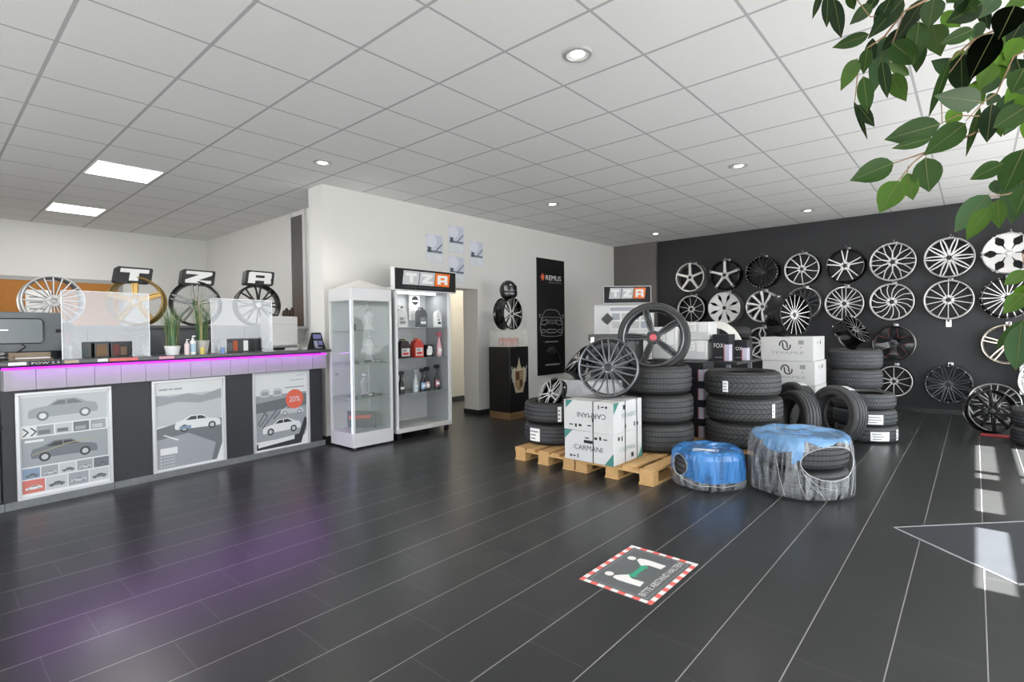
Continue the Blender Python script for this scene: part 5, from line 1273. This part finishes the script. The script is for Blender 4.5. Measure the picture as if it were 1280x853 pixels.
part('double_arrow', MB().poly([(.185,y_,.0018),(.222,y_-.032,.0018),(.222,y_-.014,.0018),(.330,y_-.014,.0018),(.330,y_-.032,.0018),(.367,y_,.0018),(.330,y_+.032,.0018),(.330,y_+.014,.0018),(.222,y_+.014,.0018),(.222,y_+.032,.0018)]), mat('sticker_green', '#2f9c78', .45), t, smooth=0)

# ------------------------------------------------------------------ ficus branches hanging in at the upper right
def ray3(px, py, d):
    """point at distance d in front of the camera plane for a picture position"""
    return co.matrix_world @ Vector(((px-640)/F_*d, -(py-426.5)/F_*d, -d))
LV = [((247,122),(118,170),45,1),((205,205),(150,312),50,2),((120,-5),(145,135),48,0),((100,-30),(95,95),36,0),((75,-30),(47,62),22,0),((172,-30),(192,36),32,1),
 ((372,-10),(250,130),62,0),((330,-20),(262,120),40,0),((305,125),(262,325),66,3),((292,215),(312,346),40,0),((240,170),(225,260),40,1),((225,270),(242,402),48,1),((205,372),(262,448),38,0),((192,360),(238,492),16,0),
 ((320,225),(392,272),36,2),((318,262),(375,354),58,2),((325,152),(420,226),78,1),((424,72),(405,222),66,1),((445,-10),(345,140),52,0),((478,-10),(458,96),70,1),
 ((470,85),(500,192),74,2),((618,104),(503,155),50,1),((505,45),(568,95),48,4),((652,10),(528,75),78,0),((692,112),(608,272),96,5),((572,190),(575,332),76,0),((532,212),(460,408),28,1),
 ((648,362),(490,342),78,1),((600,300),(655,372),48,4),((765,15),(708,132),92,5),((690,222),(640,312),62,4),((800,75),(698,195),60,4),((785,130),(735,212),60,4),((705,268),(648,335),50,3),((745,328),(712,422),42,3),
 ((806,378),(688,455),82,1),((502,440),(306,496),86,1),((592,436),(448,546),84,1),((470,490),(330,528),38,1),((336,578),(184,640),78,1),((352,640),(286,752),82,2),((380,615),(402,710),56,2),((446,560),(460,682),86,1),
 ((682,368),(665,505),62,0),((640,380),(592,550),24,1),((568,388),(520,440),52,4),((722,580),(608,636),58,1),((796,528),(725,682),92,1),((690,640),(705,690),38,3),((672,690),(553,822),82,3),((672,735),(592,850),58,2),((702,708),(706,808),50,2),((806,585),(748,792),104,3),
 ((812,655),(770,760),70,1),((560,-15),(625,40),60,1),((700,-20),(640,60),64,3),((560,-30),(520,10),50,1),((800,240),(752,330),70,1),((770,210),(800,290),50,0),((720,230),(705,255),40,4),((830,300),(760,325),46,1),((700,330),(668,372),40,3)]
def C7(p): return (1000+p[0]*.35176, p[1]*.35176)
LV2 = [((290,450),(214,502),44,2),((288,530),(214,600),56,2),((284,628),(184,728),40,1),((275,640),(254,808),76,3),((292,500),(270,560),50,4)]
def C8(p): return (1180+p[0]*.3521, 180+p[1]*.3517)
fic = thing('ficus_tree', 'leafy green ficus branches hanging into the upper right of the picture', 'tree', Tr(.62, 1.30, 0))
rnd = random.Random(5); lm = MB()
def leaf(a, b, wd, mi, mb, d):
    a3 = ray3(a[0], a[1], d+rnd.uniform(-.02,.02)); b3 = ray3(b[0], b[1], d+rnd.uniform(-.05,.03))
    ax = b3-a3; L = ax.length; ax = ax/L
    vd = (Vector((0,0,1.29))-(a3+b3)/2).normalized(); s = ax.cross(vd).normalized()
    s = (s+vd*rnd.uniform(-.35,.35)).normalized(); nrm = s.cross(ax).normalized()
    if nrm.dot(vd) < 0: nrm = -nrm
    W_ = wd*.35176/F_*d*.51; n = 9; ctr_, lf, rg = [], [], []
    for i in range(n):
        q = i/(n-1); k = (sin(pi*min(1, q*.98)**.80))**.85 if q < .97 else 0
        if q > .82: k *= max(0, (1-q)/.18)**.55 if q < 1 else 0
        sag = nrm*(-.12*L*(q-.4)**2)
        c = a3+ax*(L*q)+sag; ctr_.append(c-nrm*.004*k); w_ = W_*k+.0004
        lf.append(c+s*w_+nrm*.10*w_); rg.append(c-s*w_+nrm*.10*w_)
    v = [p-Vector((.62,1.30,0)) for p in ctr_+lf+rg]; f = []
    for i in range(n-1): f += [(i, i+1, n+i+1, n+i), (i, 2*n+i, 2*n+i+1, i+1)]
    mb.add(v, f, mi)
    mv = [p-Vector((.62,1.30,0))+nrm*.0012 for p in ctr_]
    vv = []
    for i, p in enumerate(mv): q = W_*.03*(1-i/n)+.0002; vv += [p+s*q+nrm*.0006, p-s*q+nrm*.0006]
    mb.add(vv, [(2*i, 2*i+1, 2*i+3, 2*i+2) for i in range(n-1)], 6)
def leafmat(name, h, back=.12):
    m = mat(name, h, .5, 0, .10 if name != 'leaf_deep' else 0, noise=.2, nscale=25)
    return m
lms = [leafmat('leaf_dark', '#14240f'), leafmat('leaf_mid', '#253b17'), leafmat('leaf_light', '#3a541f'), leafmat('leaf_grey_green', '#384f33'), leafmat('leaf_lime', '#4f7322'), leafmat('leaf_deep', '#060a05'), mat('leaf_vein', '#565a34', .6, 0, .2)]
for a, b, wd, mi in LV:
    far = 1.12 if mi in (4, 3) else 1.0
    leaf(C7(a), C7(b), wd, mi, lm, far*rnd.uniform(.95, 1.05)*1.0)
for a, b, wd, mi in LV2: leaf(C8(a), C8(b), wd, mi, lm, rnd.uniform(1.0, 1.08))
r2 = random.Random(11)
for i in range(34):
    px, py = r2.uniform(560, 830), r2.uniform(-30, 420)
    if py > 300 and px < 640: continue
    an = r2.uniform(70, 200); L = r2.uniform(70, 130)
    leaf(C7((px, py)), C7((px+L*cos(radians(an)), py+L*sin(radians(an)))), L*r2.uniform(.3,.55), r2.choice((0,1,2,3,4,4)), lm, r2.uniform(1.12, 1.3))
for i in range(10):
    px, py = r2.uniform(250, 480), r2.uniform(-30, 160); an = r2.uniform(95, 150); L = r2.uniform(80, 120)
    leaf(C7((px, py)), C7((px+L*cos(radians(an)), py+L*sin(radians(an)))), L*r2.uniform(.2,.45), r2.choice((0,1,0,3)), lm, r2.uniform(1.05, 1.15))
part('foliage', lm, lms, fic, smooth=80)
base = Vector((.62, 1.30, 0))
def twig(pts, r0, r1, d=1.03, root=True):
    P = [ray3(*C7(p), d+.01*i) for i, p in enumerate(pts)]
    if root: P = [Vector((.60, 1.30, P[0].z+.05)), (Vector((.60,1.30,P[0].z+.05))+P[0])/2+Vector((0,0,.03))]+P
    part('branch', MB().tube([p-base for p in P], r0, 8, r1=r1), bark, fic)
bark = mat('ficus_bark', '#8a6f55', .8, noise=.25, nscale=40)
twig([(820,395),(700,425),(640,465),(560,500),(450,540),(335,580)], .0045, .0012)
twig([(450,540),(400,580),(352,640)], .0016, .001, root=False); twig([(385,590),(380,618)], .001, .0008, root=False); twig([(452,538),(446,562)], .001, .0008, root=False)
twig([(820,62),(700,105),(620,140),(560,190),(530,215)], .004, .0012); twig([(620,140),(500,300),(505,440)], .0012, .0008, root=False)
twig([(690,415),(560,410),(500,440)], .0014, .0009, root=False); twig([(760,200),(700,330),(650,365),(590,430)], .0022, .0009)
twig([(790,-20),(480,-15),(370,40),(300,130),(240,170),(205,260),(195,360)], .0035, .0009); twig([(370,40),(320,180),(320,262)], .0014, .0008, root=False); twig([(470,-10),(430,70)], .0012, .0009, root=False); twig([(370,40),(250,60),(180,-30),(120,-10)], .0012,.0008, root=False)
twig([(820,660),(740,690),(672,700)], .003, .001); twig([(820,560),(760,580),(722,582)], .0025, .001)
twig([(830,1010),(800,960),(790,900)], .003, .001)
part('trunk', MB().tube([(0,0,.25),(.02,.01,.8),(-.02,.0,1.4),(-.02,0,2.2)], .028, 10, r1=.014), bark, fic)
part('pot', MB().lathe([(.001,0),(.14,0),(.19,.3),(.175,.3),(.165,.27),(.001,.27)], 28), mat('ficus_pot', '#4a4a4c', .5), fic)
